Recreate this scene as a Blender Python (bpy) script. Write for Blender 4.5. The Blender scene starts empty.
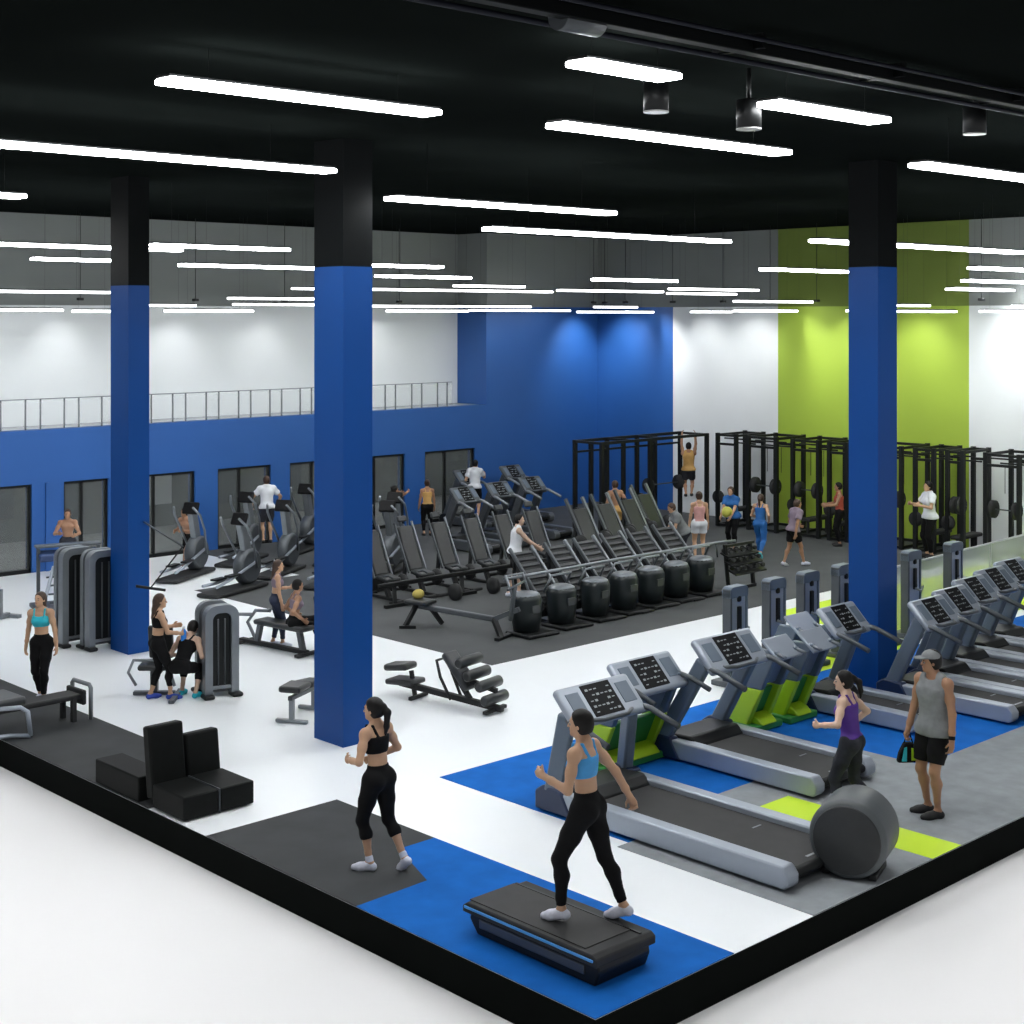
import bpy, bmesh, math, random
import numpy as np
from mathutils import Vector, Matrix, Euler
R = math.radians
scene = bpy.context.scene
col = scene.collection
# ------------------------------------------------------------------ camera, light, exposure
cam_data = bpy.data.cameras.new('camera'); cam = bpy.data.objects.new('camera', cam_data); col.objects.link(cam)
cam_data.sensor_width = 36.0; cam_data.sensor_fit = 'HORIZONTAL'
cam_data.lens = 1488 / 1024 * 36.0
cam_data.shift_y = -(512 - 315) / 1024
cam_data.clip_end = 300
cam.location = (0, 0, 5.5)
cam.rotation_euler = (R(90), 0, -math.atan2(.688, .725))
scene.camera = cam
world = bpy.data.worlds.new('world'); scene.world = world; world.use_nodes = True
bg = world.node_tree.nodes['Background']
bg.inputs[0].default_value = (.93, .96, 1, 1); bg.inputs[1].default_value = .30
sun_data = bpy.data.lights.new('sun', 'SUN'); sun_data.energy = 1.2; sun_data.angle = R(22); sun_data.color = (1, .985, .975)
sun = bpy.data.objects.new('sun', sun_data); col.objects.link(sun); sun.location = (-6, -6, 20)
sun.rotation_euler = Vector((3.5, 3.5, -8.1)).to_track_quat('-Z', 'Y').to_euler()
scene.view_settings.view_transform = 'Standard'; scene.view_settings.look = 'None'
scene.view_settings.gamma = 1; scene.view_settings.use_curve_mapping = False
scene.view_settings.exposure = 0.0
DIFFUSER = 37.0      # strength of the ceiling light diffusers
WASH = 95.0          # watts of each wall washing spot
CEIL = 7.75

# ------------------------------------------------------------------ materials
_m = {}
def mat(name, c, rough=.5, metal=0, spec=.5, noise=None, emit=None, trans=None, coat=0, bump=0):
    if name in _m: return _m[name]
    m = bpy.data.materials.new(name); m.use_nodes = True; nt = m.node_tree; b = nt.nodes['Principled BSDF']
    b.inputs['Base Color'].default_value = (*c, 1); b.inputs['Roughness'].default_value = rough
    b.inputs['Metallic'].default_value = metal; b.inputs['Specular IOR Level'].default_value = spec
    b.inputs['Coat Weight'].default_value = coat
    if noise or bump:
        tc = nt.nodes.new('ShaderNodeTexCoord'); n = nt.nodes.new('ShaderNodeTexNoise')
        n.inputs['Scale'].default_value = (noise or (0, 40))[1]; n.inputs['Detail'].default_value = 5
        nt.links.new(tc.outputs['Object'], n.inputs['Vector'])
        if noise:
            r = nt.nodes.new('ShaderNodeValToRGB'); a = noise[0]
            r.color_ramp.elements[0].position = .3; r.color_ramp.elements[1].position = .7
            r.color_ramp.elements[0].color = (*[v * (1 - a) for v in c], 1); r.color_ramp.elements[1].color = (*[min(1, v * (1 + a)) for v in c], 1)
            nt.links.new(n.outputs['Fac'], r.inputs['Fac']); nt.links.new(r.outputs['Color'], b.inputs['Base Color'])
        if bump:
            bm_ = nt.nodes.new('ShaderNodeBump'); bm_.inputs['Strength'].default_value = bump; bm_.inputs['Distance'].default_value = .01
            nt.links.new(n.outputs['Fac'], bm_.inputs['Height']); nt.links.new(bm_.outputs['Normal'], b.inputs['Normal'])
    if emit:
        b.inputs['Emission Color'].default_value = (*emit[0], 1); b.inputs['Emission Strength'].default_value = emit[1]
    if trans is not None:
        mix = nt.nodes.new('ShaderNodeMixShader'); t = nt.nodes.new('ShaderNodeBsdfTransparent')
        mix.inputs['Fac'].default_value = trans
        nt.links.new(t.outputs[0], mix.inputs[1]); nt.links.new(b.outputs[0], mix.inputs[2])
        nt.links.new(mix.outputs[0], nt.nodes['Material Output'].inputs['Surface'])
    _m[name] = m
    return m
WHITE_FLOOR = mat('white_floor', (.86, .89, .91), .28, spec=.4, noise=(.015, .6))
RUBBER = mat('rubber', (.040, .043, .045), .75, spec=.25, noise=(.14, 2.2), bump=.1)
RUBBER2 = mat('rubber_grey', (.078, .082, .085), .8, spec=.2, noise=(.1, 1.2))
BLUE_CARPET = mat('blue_carpet', (.008, .125, .47), .85, spec=.1, noise=(.1, 3.5), bump=.1)
GREY_CARPET = mat('grey_carpet', (.27, .29, .305), .85, spec=.1, noise=(.12, 4), bump=.1)
LIME = mat('lime_vinyl', (.58, .80, .035), .6, spec=.3)
WALL_BLUE = mat('wall_blue', (.018, .098, .34), .5, noise=(.04, .8))
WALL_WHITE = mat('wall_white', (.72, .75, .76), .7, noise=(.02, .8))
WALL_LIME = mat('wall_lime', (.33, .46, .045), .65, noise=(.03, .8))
COL_BLUE = mat('column_blue', (.004, .056, .245), .4, spec=.18, noise=(.03, 1))
COL_DARK = mat('column_dark', (.003, .004, .0045), .6, spec=.08)
SLAB = mat('slab_black', (.002, .003, .0025), .8, spec=.05, noise=(.2, 3))
CEILM = mat('ceiling_black', (.006, .0075, .007), .9, spec=.0, noise=(.1, 1))
UPPER_SHADE = mat('upper_shade_grey', (.20, .215, .21), .7, spec=.1, noise=(.05, .5))  # dimness and haze above the hanging lights, put into the wall colour
UPPER_SHADE_L = mat('upper_shade_olive', (.15, .20, .045), .7, spec=.1, noise=(.05, .5))  # same painted-in shade, tinted olive above the lime wall
OUT = mat('studio_floor', (.82, .815, .815), .8, noise=(.01, .3))
BLACK = mat('black_paint', (.008, .009, .0095), .45, spec=.3, noise=(.1, 8))
BLACKM = mat('black_matte', (.014, .015, .016), .7, noise=(.12, 10))
PAD = mat('black_vinyl', (.018, .020, .021), .38, noise=(.1, 10))
PADG = mat('charcoal_vinyl', (.035, .038, .042), .45, noise=(.1, 10))
BELT = mat('treadmill_belt', (.022, .022, .022), .7, noise=(.12, 6))
SILVER = mat('silver_plastic', (.34, .38, .44), .35, metal=.3, noise=(.03, 3))
STEEL = mat('grey_steel', (.22, .24, .26), .35, metal=.5, noise=(.05, 6))
STEELD = mat('dark_steel', (.085, .095, .105), .4, metal=.4, noise=(.05, 6))
SLATE = mat('slate_plastic', (.12, .155, .20), .4, noise=(.04, 3))
NAVY = mat('navy_plastic', (.012, .025, .07), .35)
LIMEP = mat('lime_plastic', (.42, .64, .02), .4, noise=(.04, 3))
GREENP = mat('green_plastic', (.03, .22, .04), .45, noise=(.04, 3))
SCREEN = mat('screen_black', (.004, .004, .005), .45, spec=.15)
MARK = mat('screen_marks', (.30, .33, .34), .5)
GLOW = mat('lamp_diffuser', (.9, .9, .9), .5, emit=((.97, .99, 1), DIFFUSER))
GLOW2 = mat('lamp_diffuser_mid', (.9, .9, .9), .5, emit=((.97, .99, 1), 36))
GLOW3 = mat('lamp_diffuser_low', (.9, .9, .9), .5, emit=((.97, .99, 1), 6.5))
CANG = mat('can_lens', (.45, .45, .45), .3)
GLASS = mat('clear_glass', (.75, .8, .82), .05, trans=.16)
FROST = mat('frosted_glass', (.75, .8, .75), .25, trans=.46)
TINT = mat('window_glass', (.16, .18, .18), .06, trans=.35)
BACKROOM = mat('backroom_grey', (.13, .135, .13), .7, noise=(.2, 1.2))
PALE = mat('pale_panel', (.5, .52, .53), .5, noise=(.04, 2))
SKIN = mat('skin', (.52, .31, .19), .5, noise=(.05, 6))
SKIN_TAN = mat('skin_tan', (.36, .19, .11), .5, noise=(.05, 6))
SKIN_PALE = mat('skin_pale', (.62, .42, .31), .5, noise=(.05, 6))
HAIR = mat('hair_black', (.006, .005, .0045), .5, spec=.25, noise=(.3, 30))
HAIRB = mat('hair_brown', (.05, .025, .014), .45, noise=(.3, 30))
C_BLACK = mat('cloth_black', (.006, .006, .0065), .8, spec=.15, noise=(.2, 12))
C_CHAR = mat('cloth_charcoal', (.032, .034, .042), .8, spec=.2, noise=(.25, 12))
C_TURQ = mat('cloth_turquoise', (.02, .48, .60), .6, noise=(.15, 8))
C_SKY = mat('cloth_sky_blue', (.05, .32, .68), .6, noise=(.1, 10))
C_PURP = mat('cloth_purple', (.085, .022, .27), .6, noise=(.1, 10))
C_GREY = mat('cloth_grey', (.20, .21, .215), .8, noise=(.12, 14))
C_WHITE = mat('cloth_white', (.66, .68, .72), .8, noise=(.05, 10))
C_BLUE = mat('cloth_blue', (.01, .11, .35), .7, noise=(.1, 10))
C_YEL = mat('cloth_tan', (.55, .32, .10), .7, noise=(.1, 10))
C_PINK = mat('cloth_pink', (.60, .32, .30), .7, noise=(.1, 10))
C_LILAC = mat('cloth_lilac', (.22, .17, .22), .7, noise=(.1, 10))
SHOE_W = mat('shoe_white', (.68, .70, .80), .6, noise=(.08, 30))
SHOE_B = mat('shoe_black', (.010, .010, .011), .6)
SHOE_BL = mat('shoe_blue', (.03, .07, .40), .6)
SOLE = mat('shoe_sole', (.7, .7, .7), .6)
EYEW = mat('eye_white', (.25, .23, .22), .6)
IRIS = mat('iris_dark', (.02, .012, .008), .2)
LIPS = mat('lips', (.42, .13, .10), .5)

# ------------------------------------------------------------------ mesh helpers
class M:
    def __init__(s): s.b = bmesh.new()
    def box(s, c, d, bev=0, rot=None, seg=2):
        g = bmesh.ops.create_cube(s.b, size=1)['verts']
        for v in g: v.co = Vector((v.co.x * d[0], v.co.y * d[1], v.co.z * d[2]))
        if bev > 0:
            es = {e for v in g for e in v.link_edges}
            r = bmesh.ops.bevel(s.b, geom=list(es), offset=min(bev, min(d) * .49), segments=seg, affect='EDGES', profile=.5)
            g = list({v for f in r['faces'] for v in f.verts} | {v for v in g if v.is_valid})
            for f in r['faces']: f.smooth = True
        mt = Matrix.Translation(c)
        if rot: mt = mt @ Euler([R(a) for a in rot]).to_matrix().to_4x4()
        bmesh.ops.transform(s.b, matrix=mt, verts=g); s.last = g
        return s
    def bar(s, a, b, w, h, bev=0, up=(0, 0, 1)):
        a, b = Vector(a), Vector(b); d = b - a; L = d.length; y = d / L
        u = Vector(up); x = y.cross(u)
        if x.length < 1e-4: x = y.cross(Vector((1, 0, 0)))
        x.normalize(); z = x.cross(y)
        s.box((0, 0, 0), (w, L, h), bev)
        mt = Matrix((x, y, z)).transposed().to_4x4(); mt.translation = (a + b) / 2
        bmesh.ops.transform(s.b, matrix=mt, verts=s.last)
        return s
    def tube(s, pts, r, n=8, closed=False):
        P = [Vector(p) for p in pts]; N = len(P); rings = []
        rr = r if isinstance(r, (list, tuple)) else [r] * N
        up = None
        for i in range(N):
            if closed: t = P[(i + 1) % N] - P[i - 1]
            else: t = P[min(i + 1, N - 1)] - P[max(i - 1, 0)]
            t.normalize()
            if up is None:
                up = Vector((0, 0, 1)) if abs(t.z) < .9 else Vector((1, 0, 0))
            x = t.cross(up).normalized(); up = x.cross(t).normalized()
            rings.append([s.b.verts.new(P[i] + (x * math.cos(k * 2 * math.pi / n) + up * math.sin(k * 2 * math.pi / n)) * rr[i]) for k in range(n)])
        for i in range(N if closed else N - 1):
            A, B = rings[i], rings[(i + 1) % N]
            for k in range(n):
                f = s.b.faces.new((A[k], A[(k + 1) % n], B[(k + 1) % n], B[k])); f.smooth = True
        if not closed:
            s.b.faces.new(rings[0][::-1]); s.b.faces.new(rings[-1])
        return s
    def cyl(s, a, b, r, n=20, r2=None): return s.tube([a, b], [r, r if r2 is None else r2], n)
    def lathe(s, c, prof, axis='z', n=28):
        rings = []
        for (r, h) in prof:
            ring = []
            for k in range(n):
                t = k * 2 * math.pi / n; p = (r * math.cos(t), r * math.sin(t), h)
                if axis == 'x': p = (h, p[0], p[1])
                if axis == 'y': p = (p[1], h, p[0])
                ring.append(s.b.verts.new(Vector(c) + Vector(p)))
            rings.append(ring)
        for A, B in zip(rings, rings[1:]):
            for k in range(n):
                f = s.b.faces.new((A[k], A[(k + 1) % n], B[(k + 1) % n], B[k])); f.smooth = True
        s.b.faces.new(rings[0][::-1]); s.b.faces.new(rings[-1])
        return s
    def prism(s, poly, x0, x1, plane='yz', bev=0):
        def P(a, b, t):
            return (t, a, b) if plane == 'yz' else ((a, t, b) if plane == 'xz' else (a, b, t))
        A = [s.b.verts.new(P(a, b, x0)) for a, b in poly]; B = [s.b.verts.new(P(a, b, x1)) for a, b in poly]
        fs = [s.b.faces.new(A[::-1]), s.b.faces.new(B)]; n = len(poly)
        for k in range(n): fs.append(s.b.faces.new((A[k], A[(k + 1) % n], B[(k + 1) % n], B[k])))
        if bev:
            es = {e for f in fs for e in f.edges}
            r = bmesh.ops.bevel(s.b, geom=list(es), offset=bev, segments=2, affect='EDGES', profile=.5)
            for f in r['faces']: f.smooth = True
        return s
    def ball(s, c, r, n=12):
        g = bmesh.ops.create_uvsphere(s.b, u_segments=n, v_segments=max(6, n // 2 + 1), radius=1)['verts']
        rr = r if isinstance(r, (tuple, list)) else (r, r, r)
        for v in g: v.co = Vector((v.co.x * rr[0] + c[0], v.co.y * rr[1] + c[1], v.co.z * rr[2] + c[2]))
        for f in {f for v in g for f in v.link_faces}: f.smooth = True
        return s
    def build(s, name, m, parent=None, **k):
        bmesh.ops.recalc_face_normals(s.b, faces=s.b.faces)
        me = bpy.data.meshes.new(name); s.b.to_mesh(me); s.b.free()
        me.materials.append(m)
        o = bpy.data.objects.new(name, me); col.objects.link(o)
        if parent is not None: o.parent = parent
        for a, b in k.items(): o[a] = b
        return o
def tag(o, label, cat, group=None):
    o['label'] = label; o['category'] = cat
    if group: o['group'] = group
    return o
def thing(name, label, cat, loc=(0, 0, 0), rz=0, group=None):
    o = bpy.data.objects.new(name, None); col.objects.link(o)
    o.location = loc; o.rotation_euler = (0, 0, R(rz)); o.empty_display_size = .2
    return tag(o, label, cat, group)
def struct(name, mb, m):
    o = mb.build(name, m); o['kind'] = 'structure'; return o
def copy_tree(o, parent=None):
    c = o.copy(); col.objects.link(c)
    if parent is not None: c.parent = parent
    for ch in [q for q in bpy.data.objects if q.parent == o]: copy_tree(ch, c)
    return c
def dup(o, loc, rz, label, group=None):
    c = copy_tree(o); c.location = loc; c.rotation_euler = (0, 0, R(rz)); c['label'] = label
    if group: c['group'] = group
    return c
def lozenge(L, H, r, n=6, top_only=True):
    pts = [(-L, 0), (L, 0)]
    pts += [(L - r + r * math.cos(t), H - r + r * math.sin(t)) for t in [i * math.pi / 2 / n for i in range(n + 1)]]
    pts += [(-L + r - r * math.sin(t), H - r + r * math.cos(t)) for t in [i * math.pi / 2 / n for i in range(n + 1)]]
    return pts

# ------------------------------------------------------------------ the setting
U0, V0, U1, V1 = 8.45, 7.96, 32.0, 30.05
struct('ground_outside', M().box((16, 16, -.39), (90, 90, .1)), OUT)
struct('floor', M().box(((U0 + U1) / 2 + .3, (V0 + 36) / 2, -.17), (U1 - U0 + .6, 36 - V0, .34)), SLAB)
def sheet(name, poly, m, z=.0, t=.004):
    mb = M(); mb.prism(poly, z, z + t, 'xy'); return struct(name, mb, m)
def rect(a, b, c, d): return [(a, b), (c, b), (c, d), (a, d)]
e = .012
sheet('floor_white', rect(U0 + e, V0 + e, U1, V1), WHITE_FLOOR, 0, .004)
sheet('floor_rubber_corner', rect(U0 + e, 14.8, 9.85, 26), RUBBER, .004, .006)
sheet('floor_rubber_mat', [(U0 + e, 11.02), (9.35, 11.05), (9.69, 11.9), (10.17, 11.9), (10.17, 13.6), (U0 + e, 13.6)], RUBBER, .004, .006)
sheet('floor_blue_mat', [(U0 + e, V0 + e), (10.2, V0 + e), (10.17, 11.9), (9.69, 11.9), (9.35, 11.05), (U0 + e, 11.02)], BLUE_CARPET, .004, .006)
sheet('floor_blue_carpet', [(11.55, 10.4), (13.3, 10.4), (13.3, 10.75), (16.13, 10.75), (16.13, 9.72), (26, 9.72), (26, 13.3), (11.55, 13.42)], BLUE_CARPET, .004, .006)
sheet('floor_grey_carpet', [(11.37, V0 + e), (26, V0 + e), (26, 9.72), (16.13, 9.72), (16.13, 10.75), (13.3, 10.75), (13.3, 10.4), (11.37, 10.4)], GREY_CARPET, .004, .006)
sheet('floor_lime_stripe', rect(13.42, V0 + e, 13.98, 10.15), LIME, .01, .003)
sheet('floor_rubber_hall', rect(15.84, 17.15, U1, 25.9), RUBBER2, .004, .004)
sheet('floor_rubber_back', rect(18.4, 25.9, U1, V1), RUBBER2, .004, .004)
sheet('floor_lime_patch', rect(22.2, 13.6, 31.6, 16.6), LIME, .006, .004)
sheet('floor_lime_lane', [(19.2, 13.35), (22.0, 13.35), (22.0, 14.6), (19.2, 14.6)], LIME, .006, .004)
# long wall with the windows under the mezzanine
WIN = [(8.2, 10.6), (12.3, 14.41), (15.14, 16.2), (16.6, 18.4), (19.01, 20.5), (21.05, 22.7), (23.0, 24.67), (25.35, 27.13)]
TOPW, BAND = 1.89, 3.04
UB = 5.72
mb = M(); th = .3; y = V1 + th / 2
mb.box(((6 + 33) / 2, y, (TOPW + BAND) / 2), (27, th, BAND - TOPW))
edges = [6] + [q for w in WIN for q in w] + [33]
for a, b in zip(edges[::2], edges[1::2]): mb.box(((a + b) / 2, y, TOPW / 2), (b - a, th, TOPW))
mb.box(((27.55 + 33) / 2, y + .5, (BAND + UB) / 2), (33 - 27.55, 1.3, UB - BAND))
struct('wall_left', mb, WALL_BLUE)
struct('trim_pilaster', M().box((14.75, V1 - .02, .95), (.08, .05, 1.9)), WALL_BLUE)
struct('mezzanine_floor', M().box((17.0, V1 + .75, BAND - .06), (22, .9, .1)), PALE)
struct('wall_mezzanine', M().box((17.0, V1 + 1.3, (BAND + UB) / 2), (22, .2, UB - BAND)), WALL_WHITE)
struct('wall_upper_left', M().box((17.0, V1 + 1.28, (UB + CEIL) / 2), (22, .2, CEIL - UB)).box(((27.55 + 33) / 2, V1 + .63, (UB + CEIL) / 2), (33 - 27.55, 1.3, CEIL - UB)), UPPER_SHADE)
struct('wall_outer', M().box((6.1, V1 + 1.0, (BAND + CEIL) / 2), (.2, 1.5, CEIL - BAND)), WALL_WHITE)
# coloured end wall
def wr(a, b, m, name): struct(name, M().box((U1 + .15, (a + b) / 2, UB / 2), (.3, b - a, UB)), m)
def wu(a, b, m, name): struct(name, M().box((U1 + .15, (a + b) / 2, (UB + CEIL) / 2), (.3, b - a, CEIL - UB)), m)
wu(23.56, 31.5, UPPER_SHADE, 'wall_upper_shade_grey'); wu(18.05, 23.56, UPPER_SHADE_L, 'wall_upper_lime'); wu(7.5, 18.05, UPPER_SHADE, 'wall_upper_pale')  # upper walls carry their shade in the base colour
wr(27.16, 31.5, WALL_BLUE, 'wall_right_blue'); wr(23.56, 27.16, WALL_WHITE, 'wall_right_white')
wr(18.05, 23.56, WALL_LIME, 'wall_right_lime'); wr(7.5, 18.05, WALL_WHITE, 'wall_right_pale')
struct('ceiling', M().box((19, 18, CEIL + .1), (30, 28, .2)), CEILM)
# rooms behind the windows
struct('wall_backroom', M().box((20, 34.4, 1.5), (27, .1, 3.0)).box((6.4, 32.6, 1.5), (.1, 3.8, 3)), BACKROOM)
struct('floor_backroom', M().box((20, 32.5, .0), (27, 4.2, .02)), mat('backroom_floor', (.38, .40, .40), .4, noise=(.1, 1)))
struct('ceiling_backroom', M().box((20, 32.9, 2.75), (27, 3.1, .1)), BACKROOM)
for i, (a, b) in enumerate(WIN):
    if i == 0: continue
    w = M(); yy = V1 + .1
    t = .05
    w.box(((a + b) / 2, yy, TOPW - t / 2), (b - a, .1, t)).box(((a + b) / 2, yy, .04), (b - a, .1, .08))
    xs = [a + t / 2, b - t / 2] + ([a + (b - a) * .42] if b - a > .9 else [])
    for x in xs: w.box((x, yy, TOPW / 2), (t, .1, TOPW - .01))
    o = struct('window_%d' % i, w, BLACK)
    M().box(((a + b) / 2, yy, TOPW / 2), (b - a - .06, .02, TOPW - .1)).build('pane', TINT, o)
for i, x in enumerate((13.2, 15.6, 17.4, 19.9, 22, 24, 26.2)):
    tag(M().box((x, 34.25, 1.0 + .15 * (i % 2)), (.7, .06, 1.1)).build('notice_panel', PALE if i % 3 == 0 else STEELD),
        ['pale grey panel on the room wall behind the leftmost window', 'dark panel behind the window left of the leftmost blue pillar', 'dark wall panel behind the third window', 'light panel behind the window of the white shirted man', 'dark panel behind the window left of the front pillar', 'dark wall panel seen behind the sixth window', 'pale panel behind the window nearest the room corner'][i], 'panel', 'panels in the rooms behind the windows')
struct('backroom_lamp', M().box((16, 32.6, 2.66), (8, .2, .04)).box((26, 32.6, 2.66), (6, .2, .04)), mat('backroom_lamp', (.9, .9, .9), .5, emit=((1, 1, .97), 14)))
# columns
def column(n, u, v, wu, wv, top=6.12):
    o = struct('column_' + n, M().box((u + wu / 2, v + wv / 2, top / 2), (wu, wv, top)), COL_BLUE)
    c = M().box((u + wu / 2, v + wv / 2, (top + CEIL) / 2), (wu, wv, CEIL - top)).build('upper_shaft', COL_DARK, o)
column('front', 11.45, 15.18, .47, .62); column('left', 12.06, 21.72, .38, .58, 5.98); column('right', 18.66, 11.97, .50, .50, 6.2)
# mezzanine railing
rl = thing('mezzanine_railing', 'glass railing with thin dark posts along the mezzanine above the blue band', 'railing', (0, V1 + .12, BAND))
k = 0; x = 7.2; rnd = random.Random(3)
while x < 26.5:
    M().box((x, 0, .32), (.028, .03, .65)).build('post', STEELD, rl); x += (.34, .55)[k % 2]; k += 1
M().box((16.4, 0, .655), (20.0, .03, .02)).build('top_rail', STEEL, rl)
M().box((16.4, -.02, .33), (20.0, .01, .58)).build('glass_panel', GLASS, rl)
# frosted partition on the right
gp = thing('glass_partition', 'low pale frosted glass partition between the treadmills and the racks', 'partition', (22.58, 14.2, 0), 3.5)
for i in range(4):
    M().box((.95 + 1.9 * i, 0, .56), (1.84, .02, 1.08)).build('glass_panel', FROST, gp)
for i in range(5): M().box((1.9 * i + .0, 0, .55), (.04, .04, 1.1)).build('post', PALE, gp)
M().box((3.8, 0, 1.11), (7.64, .04, .025)).build('top_rail', PALE, gp)

# ------------------------------------------------------------------ ceiling lights
def fixture(name, u1, u2, v, h, label, w=.27):
    L = u2 - u1; o = thing(name, label, 'ceiling light', ((u1 + u2) / 2, v, h), 0, 'linear ceiling lights')
    M().box((0, 0, .04), (L, w * .8, .03), .008).build('housing', BLACK, o)
    M().box((0, 0, 0), (L - .01, w, .05), .012).build('diffuser', GLOW if h > 6.95 else (GLOW2 if h > 6.2 else GLOW3), o)
    for s in (-.35, .35): M().cyl((L * s, 0, .05), (L * s, 0, CEIL - h), .0016, 5).build('suspension_wire', BLACK, o)
    return o
LT = [(6.34,9.27,10.86,7.43,'bright slanted light at top left, the foremost of the left half'),
(5.0,10.88,14.67,7.25,'long light reaching in from the left edge above the blue pillars'),
(7.2,8.89,18.80,7.07,'short light cut by the left edge, second level from the top'),
(12.02,16.21,14.95,7.00,'light beginning right beside the front pillar near its top'),
(15.05,20.75,16.40,6.79,'long light over the middle hall, just below and right of the pillar light'),
(8.44,9.57,8.15,7.49,'small light hugging the dark ceiling track, the topmost of all'),
(10.04,13.66,9.99,7.31,'broad bright light in front of the spotlight cans, upper right of centre'),
(10.80,12.60,8.06,7.39,'small light under the track near the black cylinder spotlight'),
(14.66,18.9,8.89,7.17,'broad light cut by the right edge beneath the track'),
(7.5,14.54,24.27,6.70,'long light from the left edge passing behind the leftmost pillar'),
(12.84,15.62,22.40,6.68,'light starting behind the leftmost pillar towards the front pillar'),
(19.93,26.58,13.95,6.69,'long light crossing in front of the right pillar top'),
(12.63,14.21,26.29,6.55,'short light left of the leftmost pillar'),
(15.04,18.77,25.07,6.46,'light between the leftmost and front pillars, lower of the pair'),
(18.01,19.78,22.97,6.47,'faint short light right behind the front pillar'),
(19.50,22.04,24.64,6.32,'short light just right of the front pillar, third down'),
(22.54,24.63,25.61,6.17,'thick short light over the middle of the back hall'),
(20.27,22.49,28.77,6.12,'light running behind the front pillar near the long wall'),
(21.17,26.97,27.01,6.09,'long light from the front pillar over the treadmills at the back'),
(10.5,15.69,29.03,5.98,'low thin light near the long wall at the left edge'),
(23.47,26.09,22.12,6.27,'separate short light above the white to blue wall join'),
(24.92,28.51,24.62,6.08,'thin light over the blue end wall'),
(26.57,29.73,22.58,6.11,'upper of two close lights above the white wall panel'),
(27.85,30.32,23.73,6.03,'lower of two close lights above the white wall panel'),
(24.00,26.93,18.01,6.41,'light just left of the right pillar below the long one'),
(26.85,29.61,15.06,6.43,'upper of the three stacked lights at the right edge'),
(29.19,31.7,16.54,6.24,'middle of the three stacked lights at the right edge'),
(29.10,31.7,16.86,6.06,'lowest of the three stacked lights at the right edge'),
(28.72,31.7,22.36,5.83,'thin light over the border of white and lime wall'),
(18.64,21.01,28.96,5.88,'upper thin light left of the front pillar by the long wall'),
(18.62,20.99,28.77,5.74,'lower thin light left of the front pillar by the long wall'),
(12.0,14.56,28.98,5.60,'lowest light at the left edge against the white wall'),
(14.84,15.70,29.05,5.58,'tiny light against the white wall left of the leftmost pillar'),
(16.55,17.83,29.13,5.71,'tiny light right of the leftmost pillar by the white wall'),
(17.09,19.37,29.16,5.59,'low light right of the leftmost pillar touching the white wall top'),
(22.74,28.21,29.02,5.72,'long low light right of the front pillar in front of the mezzanine wall'),
(23.08,25.73,28.8,5.60,'low light under the long one right of the front pillar'),
(26.06,30.02,29.3,5.62,'low light over the blue corner of the hall'),
(28.70,31.7,27.67,5.58,'low light along the top of the blue end wall'),
(29.98,31.68,28.26,5.72,'tiny light above the blue end wall'),
(30.01,31.6,24.82,5.58,'low short light at the top left of the white wall panel'),
(29.20,31.7,22.78,5.60,'low light over the left part of the lime wall'),
(30.50,31.35,20.40,5.60,'tiny light just left of the right pillar on the lime wall'),
(30.37,31.64,18.92,5.72,'tiny light just right of the right pillar'),
(29.30,31.7,18.26,5.58,'low light over the lime wall right of the right pillar'),
(29.50,31.7,16.33,5.58,'lowest light over the pale wall at the right edge'),
(30.09,31.7,15.9,5.69,'tiny light above the lowest one at the right edge')]
for q in LT:
    fixture('ceiling_light', *q[:4], q[4], w=.27 if q[3] > 5.8 else .16)
# track with pipes along the front of the ceiling
tr = thing('ceiling_track', 'black conduit and cable tray running along the front of the ceiling', 'cable tray', (0, 7.2, 7.6))
M().bar((3.8, 0, 0), (22, 0, 0), .12, .10, .01).build('tray', COL_DARK, tr)
BLP = mat('conduit', (.010, .012, .02), .55, spec=.2)
M().cyl((3.8, .17, .02), (9.2, .17, .02), .03, 10).build('pipe', BLP, tr)
M().cyl((3.8, .30, -.03), (22, .30, -.03), .022, 10).build('pipe', BLP, tr)
M().cyl((3.8, -.15, .04), (22, -.15, .04), .018, 10).build('pipe', BLP, tr)
M().cyl((7.35, .08, -.02), (7.75, .08, -.02), .10, 16).build('coupling', STEELD, tr)
for x in (5.2, 9.4, 11.4, 13.5, 16, 18.5): M().box((x, .1, .04), (.05, .5, .12)).build('bracket', COL_DARK, tr)
for (u, v, h, lb) in ((10.25, 8.9, 7.35, 'small round spotlight flush near the ceiling, left of the cylinder one'), (10.9, 8.35, 7.2, 'black cylinder spotlight hanging under the ceiling track'), (13.85, 7.75, 7.35, 'cylinder spotlight on the track nearest the right edge')):
    s = thing('ceiling_spotlight', lb, 'spotlight', (u, v, h), 0, 'cylinder spotlights at the ceiling')
    M().cyl((0, 0, 0), (0, 0, .26), .115, 24).build('can', BLACK, s)
    M().cyl((0, 0, .26), (0, 0, CEIL - h), .02, 8).build('stem', BLACK, s)
    M().lathe((0, 0, -.012), [(.115, 0), (.115, .012)]).build('lens', CANG, s)
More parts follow.
